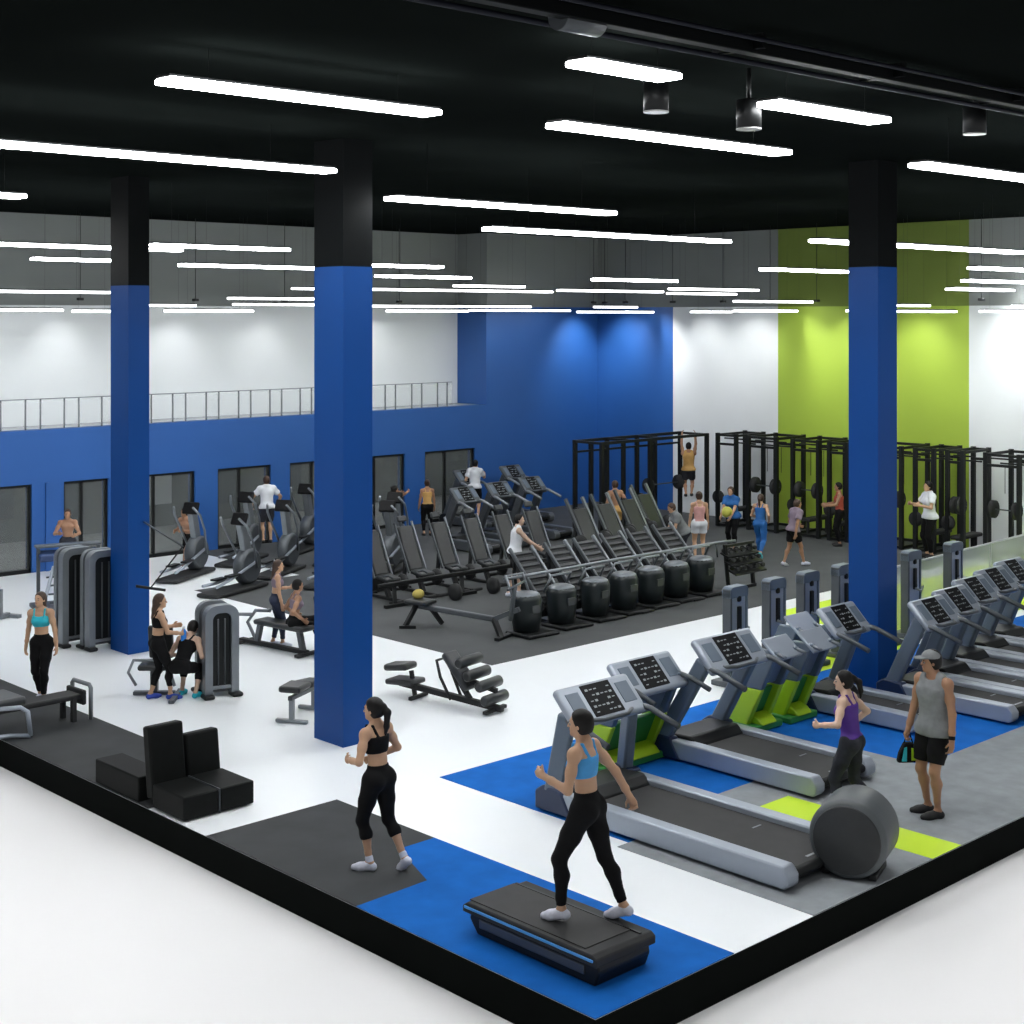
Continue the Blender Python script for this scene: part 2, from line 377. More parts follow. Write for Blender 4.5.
# wall washers
def washer(u, v, tu, tv, label, power=WASH):
    s = thing('wall_washer', label, 'wall lamp', (u, v, 5.85), 0, 'wall washing lamps')
    M().box((0, 0, 0), (.12, .12, .06), .01).cyl((0, 0, .02), (0, 0, CEIL - 5.85), .008, 6).build('can', BLACK, s)
    l = bpy.data.lights.new('washer_beam', 'SPOT'); l.energy = power; l.spot_size = R(80); l.spot_blend = 1; l.shadow_soft_size = .05
    lo = bpy.data.objects.new('washer_beam', l); col.objects.link(lo); lo.parent = s; lo.location = (0, 0, -.06)
    lo.rotation_euler = Vector((tu - u, tv - v, 4.25 - 5.85)).to_track_quat('-Z', 'Y').to_euler()
washer(30.9, 28.75, 31.0, 30.05, 'small black lamp washing the blue corner beside the end wall', WASH * 3)
for v, p, lb in ((28.8, 3.2, 'the blue end wall, left'), (27.6, 3, 'the blue end wall, right'), (25.9, 1.4, 'the white panel, left'), (24.2, 1.4, 'the white panel, right'), (22.7, 1.9, 'the lime wall, left'), (21.3, 1.9, 'the lime wall near the pillar'), (19.3, 2.0, 'the lime wall, right'), (16.9, .8, 'the pale wall, left'), (15.0, .5, 'the pale wall beyond the right edge')):
    washer(30.5, v, 32, v, 'small black lamp washing ' + lb, WASH * p)
for u, p, lb in ((13.4, .5, 'left edge'), (15.6, .5, 'by the leftmost pillar'), (18.5, .5, 'between the pillars'), (21, .4, 'left of the front pillar'), (24.6, .5, 'right of the front pillar')):
    washer(u, 30.2, u, 31.25, 'small black lamp washing the white mezzanine wall, ' + lb, WASH * p)

# ------------------------------------------------------------------ exercise machines
def console(parent, w, y, z, tilt=46, shell=None):
    """head unit of a treadmill: grey shell, black display with marks, cup trays"""
    c = M().box((0, y, z), (w, .50, .10), .045, (tilt, 0, 0), 3).build('console', shell or SILVER, parent)
    n = Euler((R(tilt), 0, 0)).to_matrix()
    def at(x, a, b): return Vector((x, y, z)) + n @ Vector((0, a, b))
    p = at(0, .01, .052); M().box(p, (w * .40, .40, .012), .004, (tilt, 0, 0)).build('display', SCREEN, c)
    mk = M()
    for r_ in range(5):
        for q in range(6):
            if (r_ * 5 + q * 3) % 7 in (2, 5): continue
            mk.box(at((q - 2.5) * w * .058, .14 - r_ * .07, .059), (w * .036, .012 + .014 * ((q + r_) % 3 == 0), .003), 0, (tilt, 0, 0))
    mk.build('display_marks', MARK, c)
    for s in (-1, 1): M().box(at(s * w * .34, .02, .053), (w * .17, .26, .012), .004, (tilt, 0, 0)).build('side_tray', SLATE, c)
    return c
def treadmill(loc, L, W, label, lower=NAVY, postm=SLATE, group='treadmills on the blue carpet', cw=None, name='treadmill', cz=1.24, cy=-.55, shell=None):
    """deck from y=0 (walk-on end) to y=L; posts lean back over the belt"""
    t = thing(name, label, 'treadmill', loc, 0, group); w = W / 2
    M().box((0, L / 2, .10), (W - .24, L - .1, .12), .02).build('deck', BLACK, t)
    b = M().box((0, L * .46, .175), (W - .36, L * .90, .03), .01).build('belt', BELT, t)
    M().box((0, .12, .192), (.22, .03, .004)).box((W * .18, L * .3, .192), (.14, .02, .004)).build('belt_mark', STEEL, b)
    M().cyl((-w + .16, .03, .14), (w - .16, .03, .14), .05, 12).build('rear_roller', BLACK, t)
    for s in (-1, 1):
        M().prism([(0, .03), (-.05, .08), (-.05, .17), (.02, .25), (L - .3, .25), (L - .12, .16), (L - .12, .03)], s * (w - .09) - .09, s * (w - .09) + .09, bev=.02).build('side_rail', shell or SILVER, t)
    M().prism([(L - .62, .20), (L - .50, .30), (L - .05, .28), (L + .05, .16), (L + .05, .03), (L - .62, .03)], -w + .14, w - .14, bev=.03).build('motor_hood', BLACK, t)
    for s in (-1, 1):
        M().prism([(L - .46, .02), (L + .10, .02), (L + .10, .22), (L - .02, .30), (L - .30, .28)], s * (w - .06) - .08, s * (w - .06) + .08, bev=.025).build('post_foot', lower, t)
        M().bar((s * (w - .06), L - .12, .22), (s * (w - .12), L + cy, cz - .05), .13, .20, .03).build('post', postm, t)
        M().tube([(s * (w - .10), L + cy + .05, cz - .10), (s * (w - .07), L + cy - .25, cz - .13), (s * (w - .06), L + cy - .66, cz - .26)], .036, 8).build('handrail', STEELD if postm is SLATE else STEEL, t)
    console(t, cw or W * .92, L + cy, cz, 46, shell)
    M().tube([(-w + .16, L + cy - .09, cz - .11), (-w * .3, L + cy - .25, cz - .12), (w * .3, L + cy - .25, cz - .12), (w - .16, L + cy - .09, cz - .11)], .022, 8).build('grip_bar', STEELD, t)
    return t
tm1 = treadmill((12.22, 8.46, .01), 3.26, 1.28, 'nearest silver treadmill with a black belt and wide console, behind the runner', cz=1.15, cy=-.28)
tm3 = treadmill((14.66, 9.87, .01), 2.4, 1.22, 'shorter silver treadmill left of the woman in purple, third console from the left', cz=1.32, cy=-.75)
tm4 = treadmill((17.62, 10.5, .01), 1.9, .92, 'silver treadmill ending just left of the man, in front of the right pillar')
tm5 = treadmill((18.98, 9.85, .01), 1.95, .95, 'silver treadmill directly behind the man in the cap')
tm6 = dup(tm5, (19.95, 10.05, .01), 0, 'second silver treadmill right of the pillar', 'treadmills on the blue carpet')
tm7 = dup(tm5, (20.95, 10.3, .01), 0, 'third silver treadmill right of the pillar', 'treadmills on the blue carpet')
tm8 = dup(tm5, (21.95, 10.5, .01), 0, 'fourth silver treadmill right of the pillar', 'treadmills on the blue carpet')
tm9 = dup(tm5, (22.95, 10.7, .01), 0, 'silver treadmill at the right edge, farthest in its row', 'treadmills on the blue carpet')
# deckless climbers with lime lower halves
def climber(loc, w, label, big=False):
    t = thing('step_climber', label, 'climber', loc, 0, 'lime and slate climbers between the treadmills')
    d = .34
    def post(m, z0, z1, ww, name, x=0, th=d):
        f = lambda z: .0 - z * .46
        M().prism([(f(z0) + th / 2, z0), (f(z0) - th / 2, z0), (f(z1) - th / 2, z1), (f(z1) + th / 2, z1)], x - ww / 2, x + ww / 2, bev=.02).build(name, m, t)
    M().box((0, 0, .05), (w + .1, .75, .09), .02).build('base', GREENP, t)
    for s in (-1, 1):
        post(LIMEP, .06, .58, .09, 'lower_post', s * (w / 2 - .05)); post(SLATE, .58, 1.12, .09, 'upper_post', s * (w / 2 - .05))
    post(GREENP, .08, .56, w - .16, 'inner_panel', 0, .12)
    M().prism([(-.12, .09), (-.40, .09), (-.32, .17), (-.18, .22)], -w / 2 + .1, w / 2 - .1, bev=.02).build('step_pedal', LIMEP, t)
    post(SLATE, .62, 1.10, w - .18, 'upper_panel', 0, .16)
    if big:
        console(t, w * 1.05, -.55, 1.14)
        for s in (-1, 1): M().tube([(s * w * .46, -.5, 1.12), (s * w * .47, -.8, 1.08), (s * w * .48, -1.1, .98)], .032).build('handrail', STEELD, t)
    else:
        M().box((0, -.58, 1.13), (w + .02, .36, .04), .015, (40, 0, 0)).build('tray', SILVER, t)
        for s in (-1, 1): M().tube([(s * w * .4, -.55, 1.12), (s * w * .42, -.8, 1.06)], .025).build('handrail', STEEL, t)
    return t
climber((13.55, 12.45, .01), 1.05, 'lime climber with the second console from the left, between two treadmills', True)
cA = climber((16.0, 12.3, .01), .52, 'lime climber just right of the third console')
dup(cA, (16.72, 12.25, .01), 0, 'middle lime climber left of the right pillar')
dup(cA, (17.45, 13.0, .01), 0, 'lime climber closest to the right pillar')
# tall screen towers
def tower(loc, w, h, label):
    t = thing('cable_tower', label, 'tower', loc, 0, 'tall grey towers behind the treadmills')
    M().box((0, 0, .04), (w + .12, .5, .08), .02).build('base', STEELD, t)
    M().box((0, -.075, h * .88), (.08, .05, .09), .03).build('pulley', BLACK, t)
    for s in (-1, 1): M().box((s * (w / 2 - .022), 0, h / 2), (.044, .16, h - .04), .012).build('side_post', SLATE if s > 0 else STEELD, t)
    M().prism(lozenge(w / 2, .16, .07), -.08, .08, 'xz').build('top_cap', SLATE, t).location = (0, 0, h - .15)
    M().box((0, -.045, h / 2), (w - .09, .03, h - .12), .01).build('screen_panel', SILVER, t)
    wp = M().box((0, -.075, h * .68), (.07, .05, .36), .01).build('pulley_block', BLACK, t)
    M().tube([(0, -.05, h - .16), (.02, -.06, h * .55), (-.04, -.14, .9)], .008, 6).build('cable', BLACK, t)
    M().tube([(-.12, -.16, .86), (0, -.2, .80), (.12, -.16, .86)], .02).build('cable_handle', STEEL, t)
    return t
tA = tower((17.62, 13.75, .01), .42, 1.46, 'leftmost tall grey tower, narrow and mostly dark')
for u, lb in ((18.57, 'tall grey tower, second from the left'), (19.45, 'tall grey tower, third from the left'), (20.4, 'tall grey tower peeping out left of the right pillar'), (21.55, 'tall grey tower just right of the right pillar'), (22.45, 'tall grey tower second right of the pillar'), (23.83, 'tall grey tower near the glass partition')):
    dup(tA, (u, 13.75, .01), 0, lb)
# low walking platform under the runner
pf = thing('treadmill_platform', 'black low treadmill platform without console under the runner', 'treadmill', (9.17, 8.30, .01)); pf.scale = (.88, .80, 1)
M().prism([(.06, 0), (1.85, 0), (1.98, .12), (1.94, .20), (.02, .20), (.0, .12)], -.36, .36, bev=.02).build('base', BLACK, pf)
M().prism([(-.02, .18), (2.02, .18), (2.02, .24), (1.94, .28), (.04, .28), (-.02, .25)], -.42, .42, bev=.015).build('deck_frame', BLACKM, pf)
M().box((-.05, 1.08, .282), (.62, 1.78, .012), .004).build('belt', BELT, pf)
M().box((.27, 1.0, .286), (.025, 1.9, .012)).build('belt_seam', BLACK, pf)
M().box((-.425, 1.0, .235), (.02, 1.96, .022), .006).build('light_strip', mat('blue_trim', (.06, .30, .70), .3), pf)
M().box((-.365, 1.0, .11), (.02, 1.6, .08), .008).build('side_cover', STEELD, pf)
# padded drum
dr = thing('foam_roller_drum', 'large dark padded drum lying on its side behind the nearest treadmill', 'drum', (12.58, 8.34, .40), 20); dr.scale = (.92, .92, .92)
M().lathe((0, 0, 0), [(.36, -.34), (.405, -.31), (.42, -.27), (.42, .27), (.405, .31), (.36, .34)], 'x', 40).build('drum_body', mat('drum_vinyl', (.07, .08, .085), .45, noise=(.06, 4)), dr)
M().lathe((-.335, 0, 0), [(.355, -.02), (.375, .02)], 'x', 40).build('end_cap', PAD, dr)
M().box((.0, .25, -.38), (.5, .08, .07), .01).box((0, -.25, -.38), (.5, .08, .07), .01).build('chock', BLACK, dr)
# weight stack machines
def stack(loc, rz, w, d, h, label, seat=False):
    t = thing('weight_stack_machine', label, 'weight machine', loc, rz, 'weight stack machines')
    r = .16; n = 6
    def arch(L, H, rr, z0=0):
        return [(-L, z0)] + [(-L + rr - rr * math.cos(a), H - rr + rr * math.sin(a)) for a in [i * math.pi / 2 / n for i in range(n + 1)]] + \
               [(L - rr + rr * math.sin(a), H - rr + rr * math.cos(a)) for a in [i * math.pi / 2 / n for i in range(n + 1)]] + [(L, z0)]
    for s in (-1, 1):
        pts = [(0, s * d / 2, 0)]
    fr = M(); tck = .11
    outer = arch(w / 2, h, .17); inner = arch(w / 2 - tck, h - tck, .10)
    # frame ring front and back joined as a hooped shell
    b = fr.b
    for (y0, y1) in ((-d / 2, -d / 2 + .16), (d / 2 - .10, d / 2)):
        A = [b.verts.new((x, y0, z)) for x, z in outer]; B = [b.verts.new((x, y0, z)) for x, z in inner]
        A2 = [b.verts.new((x, y1, z)) for x, z in outer]; B2 = [b.verts.new((x, y1, z)) for x, z in inner]
        for i in range(len(A) - 1):
            for q in ((A[i], A[i + 1], B[i + 1], B[i]), (A2[i + 1], A2[i], B2[i], B2[i + 1]), (A[i + 1], A[i], A2[i], A2[i + 1]), (B[i], B[i + 1], B2[i + 1], B2[i])):
                f = b.faces.new(q)
        b.faces.new((A[0], B[0], B2[0], A2[0])); b.faces.new((A[-1], A2[-1], B2[-1], B[-1]))
    fr.build('arched_frame', STEEL, t)
    M().prism([(x * .93, z - .03 if z > .2 else z + .06) for x, z in arch(w / 2 - .02, h - .02, .15)], -d / 2 + .12, d / 2 - .06, 'xz').build('shroud', STEELD, t)
    M().prism([(x, z) for x, z in arch(w / 2 - tck, h - tck, .10, .10)], -d / 2 + .05, -d / 2 + .12, 'xz').build('stack_cover', BLACK, t)
    g = M()
    for x in (-.06, .06): g.cyl((x * w / .6, -d / 2 + .04, .12), (x * w / .6, -d / 2 + .04, h - .2), .012, 6)
    g.build('guide_rod', STEELD, t)
    M().box((0, -d / 2 + .06, .14), (w - .2, .08, .05), .01).build('cross_bar', STEEL, t)
    for s in (-1, 1): [M().box((s * (w / 2 - .04), q * (d / 2 - .02), .03), (.16, .22, .06), .025).build('foot', BLACK, t) for q in (-1, 1)]
    return t
s1 = stack((11.75, 18.6, .01), -14, .50, .50, 1.32, 'grey arched weight machine beside the two women training on it')
s2 = stack((11.82, 23.05, .01), 0, .62, .32, 1.62, 'left tall arched weight machine behind the woman in turquoise')
s3 = dup(s2, (12.02, 22.52, .01), 0, 'right tall arched weight machine half hidden by the leftmost pillar')
# its seat side
cs = thing('leg_machine_seat', 'low black seat frame with curved tubes joined to the arched weight machine', 'bench', (11.0, 18.95, .01), -42)
M().box((-.1, .2, .42), (.42, .36, .08), .03).build('seat', PAD, cs)
M().box((-.1, .2, .2), (.1, .1, .38)).box((-.1, .2, .03), (.6, .1, .05), .01).box((.25, 0, .03), (.08, .7, .05), .01).build('frame', STEELD, cs)
M().tube([(-.4, .35, .1), (-.5, .3, .3), (-.4, .2, .5), (-.1, .1, .52), (.15, .0, .44), (.25, -.1, .2)], .022).build('curved_arm', STEEL, cs)
M().box((-.05, .42, .72), (.36, .08, .5), .03, (12, 0, 0)).build('backrest', PAD, cs)
# benches
def flat_bench(loc, rz, L, label, legm=STEEL):
    t = thing('weight_bench', label, 'bench', loc, rz)
    M().box((0, -L * .28, .46), (.32, L * .42, .09), .035).build('seat_pad', PAD, t)
    M().box((0, L * .25, .40), (.30, L * .55, .09), .035, (-8, 0, 0)).build('back_pad', PAD, t)
    M().bar((0, -L * .45, .34), (0, L * .48, .30), .06, .06, .01).build('spine', STEELD, t)
    for s in (-1, 1):
        M().box((0, s * L * .38, .17), (.06, .06, .3)).box((0, s * L * .38, .025), (.46, .07, .045), .01).build('leg', legm, t)
    return t
flat_bench((11.95, 16.75, .01), -60, .95, 'small black padded bench half hidden behind the front pillar base')
fb = thing('exercise_bench', 'long dark low bench on rubber mat at the left edge', 'bench', (8.62, 18.72, .01), 3)
M().box((-.05, .22, .40), (.60, .62, .12), .04).build('seat_pad', PADG, fb)
M().bar((-.2, .05, .33), (1.02, .0, .33), .34, .07, .02).build('beam', BLACKM, fb)
M().tube([(1.1, -.24, .02), (1.1, -.24, .44), (1.1, -.20, .48), (1.1, .20, .48), (1.1, .24, .44), (1.1, .24, .02)], .030).build('hoop', STEEL, fb)
M().box((1.02, 0, .32), (.06, .44, .20), .02).build('end_plate', BLACKM, fb)
M().tube([(-.20, -.22, .40), (.02, -.34, .40), (.10, -.38, .34), (.12, -.42, .03)], .030).build('side_arm', SILVER, fb)
M().tube([(-.35, -.40, .10), (-.1, -.30, .05), (.12, -.42, .03)], .028).build('floor_tube', SILVER, fb)
for x_, y_ in ((-.2, .4), (-.2, -.1), (.9, .14), (.9, -.14)): M().box((x_, y_, .17), (.06, .06, .33)).build('leg', BLACKM, fb)
# abdominal bench in the middle of the white floor
ab = thing('abdominal_bench', 'black roller pad abdominal bench alone on the white floor', 'bench', (13.83, 15.78, .01), 12)
M().bar((0, .95, .18), (0, -.85, .06), .09, .08, .01).build('spine', BLACKM, ab)
M().box((0, .95, .42), (.30, .42, .10), .04, (-8, 0, 0)).build('seat_pad', PAD, ab)
M().box((0, .86, .22), (.34, .5, .08), .03, (-4, 0, 0)).build('lower_pad', PAD, ab)
M().bar((.0, .75, .38), (0, .68, .02), .05, .05).bar((-.2, .62, .03), (.2, .62, .03), .06, .05, .01).build('leg', BLACKM, ab)
M().box((0, -.12, .50), (.30, .10, .62), .04, (-42, 0, 0)).build('back_pad', PADG, ab)
M().bar((0, -.3, .12), (0, .05, .55), .06, .06).tube([(-.12, -.05, .1), (-.14, .12, .4), (-.12, .2, .62), (.12, .2, .62), (.14, .12, .4), (.12, -.05, .1)], .022).bar((0, -.2, .4), (0, -.75, .3), .06, .06).bar((-.25, -.72, .04), (.25, -.72, .04), .07, .05, .01).build('upright', BLACKM, ab)
for (y_, z_) in ((-.28, .66), (-.42, .50), (-.62, .38), (-.72, .20)):
    M().lathe((0, y_, z_), [(.05, -.27), (.075, -.24), (.075, .24), (.05, .27)], 'x', 16).build('roller_pad', PAD, ab)
# press bench with the two women behind the front pillar
pb = thing('press_bench', 'low bench with hooped steel end left of the front pillar', 'bench', (14.0, 20.45, .01), 8)
M().box((0, -.25, .43), (.34, 1.15, .09), .04).build('seat_pad', PAD, pb)
M().tube([(-.2, .66, .04), (-.2, .86, .3), (-.2, .66, .52), (-.2, .3, .56)], .03).tube([(.2, .66, .04), (.2, .86, .3), (.2, .66, .52), (.2, .3, .56)], .03).build('hoop', STEEL, pb)
M().bar((0, .8, .05), (0, -.8, .05), .1, .07, .01).bar((-.25, -.8, .03), (.25, -.8, .03), .1, .05, .01).bar((-.25, .72, .03), (.25, .72, .03), .1, .05, .01).build('base', BLACKM, pb)
M().bar((0, -.7, .05), (0, -.6, .42), .08, .08).bar((0, .4, .05), (0, .3, .42), .08, .08).build('leg', STEELD, pb)
sb = thing('small_rack_bench', 'small dark bench frame peeping out right of the front pillar', 'bench', (14.35, 19.25, .01), 10)
M().box((0, 0, .42), (.5, .35, .08), .03).build('seat_pad', PAD, sb)
M().bar((.1, -.15, .42), (.22, -.35, .0), .05, .05).bar((-.2, -.15, .42), (-.1, -.35, .0), .05, .05).bar((.22, -.35, .02), (-.1, -.35, .02), .04, .04).bar((0, .15, .4), (0, .25, 0), .05, .05).build('leg', STEELD, sb)
M().box((0, .22, .75), (.4, .08, .5), .03, (-12, 0, 0)).build('backrest', PAD, sb)
le = thing('row_machine', 'grey and black bench machine at the left edge behind the woman in turquoise', 'bench', (11.3, 25.6, .01), 25)
M().box((.0, .1, .50), (.6, .35, .1), .04).build('seat_pad', PAD, le)
M().bar((-.7, 0, .05), (.75, 0, .05), .09, .08, .01).bar((.5, 0, .05), (.5, 0, .55), .12, .06).bar((-.1, .1, .05), (-.1, .1, .5), .09, .09).bar((.75, -.25, .03), (.75, .3, .03), .1, .06).tube([(.5, 0, .5), (.3, 0, .56), (.1, 0, .5)], .03).build('frame', STEEL, le)
# sofa of black modules at the cut edge
sf = thing('modular_sofa', 'black modular seat with two backs standing at the cut floor edge', 'sofa', (8.48, 14.10, .01), 0); sf.scale = (.92, .94, .92)
BSOFA = mat('sofa_black', (.006, .0068, .0065), .6, spec=.12, noise=(.15, 9))
for i, (xa, xb, hb) in enumerate(((.02, .50, .62), (.53, 1.0, .44))):
    m_ = M().box(((xa + xb) / 2, .36, .15), (xb - xa, .70, .28), .02).build('seat_block', BSOFA, sf)
    M().box(((xa + xb) / 2, .83, .12 + (.18 + hb) / 2), (xb - xa, .16, .24 + hb), .03, (-7, 0, 0)).build('back_cushion', BSOFA, sf)
M().box((.515, .36, .15), (.012, .70, .29)).build('seam_strip', STEELD, sf)
tag(M().box((8.66, 15.55, .15), (.36, 1.0, .28), .015).build('foam_block', BSOFA), 'low black block left of the modular seat at the edge', 'block')
# leg press cluster, far left
lp = thing('leg_press_machine', 'silver lattice leg press with dark blue pad, left of the tall arched machines', 'weight machine', (13.0, 25.7, .01), -15)
for k_ in range(5): M().bar((-.5 + k_ * .24, -.3 + .05 * k_, .1), (-.2 + k_ * .24, .15, .82), .05, .05).build('strut', STEEL if k_ % 2 else SILVER, lp)
for k_ in range(4): M().bar((-.35, -.22 + k_ * .1, .22 + k_ * .14), (.75, -.22 + k_ * .1, .22 + k_ * .14), .03, .03).build('rung', STEELD, lp)
M().box((.1, .3, 1.0), (1.1, .3, .14), .04, (15, 0, 0)).build('pad', mat('navy_pad', (.02, .045, .13), .5), lp)
M().box((.1, .35, 1.18), (1.2, .25, .05), .02).build('top_bar', STEELD, lp)
M().box((.1, .2, .06), (1.3, .9, .08), .02).bar((-.45, .3, .05), (-.45, .3, 1.15), .06, .06).bar((.65, .3, .05), (.65, .3, 1.15), .06, .06).build('base_frame', STEELD, lp)
M().tube([(.75, -.3, .9), (.8, -.5, .6), (.72, -.55, .25)], .03).build('lever_arm', SILVER, lp)
# pull-down cable behind the pillar
cc = thing('pulley_arm', 'thin dark cable arm with a hanging handle beside the leftmost pillar', 'cable', (12.7, 22.8, .01))
M().bar((0, 0, 0), (0, 0, 2.14), .05, .05).box((0, 0, .03), (.4, .4, .05)).build('mast', STEELD, cc)
M().tube([(0, 0, 2.12), (-1.2, -3.68, 2.1)], .014, 6).build('arm', STEELD, cc)
M().tube([(-1.2, -3.68, 2.1), (-1.57, -3.4, 1.50)], .012, 6).build('cable', BLACK, cc)
M().tube([(-1.75, -3.30, 1.54), (-1.57, -3.4, 1.50), (-1.38, -3.5, 1.46)], .022, 6).build('handle_bar', BLACK, cc)

# ellipticals near the long wall
def elliptical(loc, rz, label, s=1):
    t = thing('elliptical_trainer', label, 'elliptical', loc, rz, 'ellipticals by the long wall'); t.scale = (s, s, s)
    M().box((0, 0, .05), (.5, 1.7, .08), .03).build('base', BLACKM, t)
    M().lathe((0, .45, .45), [(.30, -.13), (.36, -.08), (.36, .08), (.30, .13)], 'x', 24).build('flywheel_cover', STEELD, t)
    M().bar((0, .55, .3), (0, .25, 1.35), .14, .22, .03).build('mast', STEEL, t)
    M().box((0, .2, 1.42), (.36, .08, .26), .03, (-25, 0, 0)).build('console', SCREEN, t)
    for q in (-1, 1):
        M().tube([(q * .18, .55, .42), (q * .28, .28, .95), (q * .30, .05, 1.3), (q * .22, -.12, 1.48)], .025).build('arm_lever', STEEL, t)
        M().tube([(q * .16, .5, .40 + q * .12), (q * .17, -.3, .26 + q * .05), (q * .17, -.75, .22)], .03).build('pedal_arm', SILVER, t)
        M().box((q * .17, -.25, .33 + q * .05), (.15, .36, .04), .015).build('pedal', BLACK, t)
    return t
e1 = elliptical((16.3, 25.2, .01), -70, 'leftmost elliptical with silver arms standing at the mat corner')
for (u, v, a, lb) in ((16.5, 27.3, -60, 'elliptical behind the leftmost one near the window'), (18.25, 24.6, -60, 'second elliptical from the left in the front row'), (18.15, 26.3, -60, 'elliptical in the second row below the white shirted man'), (18.4, 28.1, -60, 'elliptical close to the fourth window'), (19.7, 24.7, -60, 'elliptical left of the front pillar behind the long haired woman'), (20.0, 26.7, -60, 'elliptical behind the mat, under the slim person'), (20.3, 28.5, -60, 'elliptical farthest right in the group, touching the pillar'), (20.75, 25.75, -60, 'elliptical hidden largely behind the front pillar')):
    dup(e1, (u, v, .01), a, lb)
for (u, v, lb) in ((18.35, 23.5, 'dark low box on the mat by the ellipticals'),):
    tag(M().box((u, v, .26), (.9, .6, .5), .03).build('plyo_box', BLACKM), lb, 'box')

# incline benches, the row on the grey rubber
def incline(loc, label):
    t = thing('incline_bench', label, 'bench', loc, 0, 'incline benches in a row on the grey rubber floor')
    M().box((0, .52, .86), (.36, .09, .92), .04, (-24, 0, 0)).build('backrest', PAD, t)
    for s in (-1, 1): M().bar((s * .22, .28, .42), (s * .22, .74, 1.36), .035, .05, .01).build('back_frame', STEELD if s < 0 else STEEL, t)
    M().box((0, .12, .42), (.36, .36, .09), .035, (8, 0, 0)).build('seat', PAD, t)
    M().bar((0, .1, .05), (0, .3, .44), .08, .08).bar((0, .72, .04), (0, .62, .95), .06, .06).bar((0, -.35, .04), (0, .8, .04), .08, .06, .01).bar((-.3, -.3, .03), (.3, -.3, .03), .09, .06, .02).bar((-.25, .8, .03), (.25, .8, .03), .08, .06, .02).build('base_frame', BLACKM, t)
    M().lathe((.26, .0, .33), [(.07, -.03), (.16, -.02), (.16, .02), (.07, .03)], 'x', 20).build('weight_plate', BLACKM, t)
    M().tube([(-.26, -.05, .5), (-.3, -.25, .55), (-.24, -.3, .5)], .022).build('grip', STEELD, t)
    M().box((0, .78, 1.42), (.22, .06, .12), .02, (-24, 0, 0)).build('headrest', PADG, t)
    return t
ib = incline((18.0, 22.3, .01), 'incline bench, first from the left beside the front pillar')
IBN = ['second', 'third', 'fourth', 'fifth', 'sixth']
for k_ in range(5):
    dup(ib, (18.0 + .86 * (k_ + 1), 22.3 - .02 * k_, .01), 0, 'incline bench, %s from the left in its row' % IBN[k_])
bm_ = thing('bench_rail', 'long black floor rail in front of the incline benches', 'rail', (20.2, 21.85, .01))
M().bar((-2.9, 0, .42), (2.6, 0, .42), .07, .09, .02).build('beam', BLACK, bm_)
for x_ in (-2.5, -.8, .9, 2.4): M().bar((x_, 0, 0), (x_ + .05, .1, .42), .07, .07).bar((x_ - .28, -.05, .03), (x_ + .3, -.05, .03), .09, .06).build('leg', BLACK, bm_)
for i, x_ in enumerate((18.9, 19.9, 20.7)):
    tag(M().lathe((x_, 21.5, .17 + .005), [(.05, -.05), (.16, -.045), (.165, 0), (.16, .045), (.05, .05)], 'x', 24).build('weight_plate', BLACKM), ['weight plate on the floor under the incline row, left', 'weight plate on the floor under the incline row, middle', 'weight plate on the floor under the incline row, right'][i], 'weight plate', 'loose plates by the incline benches')
# rowing machine
rw = thing('rowing_bench', 'long low rowing bench in front of the incline row', 'bench', (16.95, 19.9, .01), 14)
M().bar((0, .3, .36), (.0, -1.3, .30), .10, .09, .02).bar((0, -1.3, .3), (.1, -1.75, .5), .08, .08).build('rail', STEELD, rw)
M().box((0, .25, .44), (.38, .46, .08), .03).build('seat', PAD, rw)
M().bar((-.05, .3, .38), (-.28, .38, .03), .07, .07).bar((.05, .1, .38), (.3, 0, .03), .07, .07).bar((-.35, .45, .03), (-.2, .2, .03), .07, .05).bar((.0, -1.3, .3), (-.15, -1.55, .02), .08, .08).bar((-.3, -1.55, .03), (.2, -1.5, .03), .09, .05).build('leg', BLACK, rw)
M().tube([(-.2, -1.7, .86), (.0, -1.72, .9), (.5, -1.6, .9)], .022).bar((.05, -1.6, .3), (.0, -1.72, .9), .06, .06).build('handle', STEELD, rw)
tag(M().ball((16.93, 20.25, .56), (.12, .09, .09)).build('towel_roll', mat('mustard_cloth', (.42, .34, .08), .8)), 'mustard rolled towel on the end of the rowing bench', 'towel')
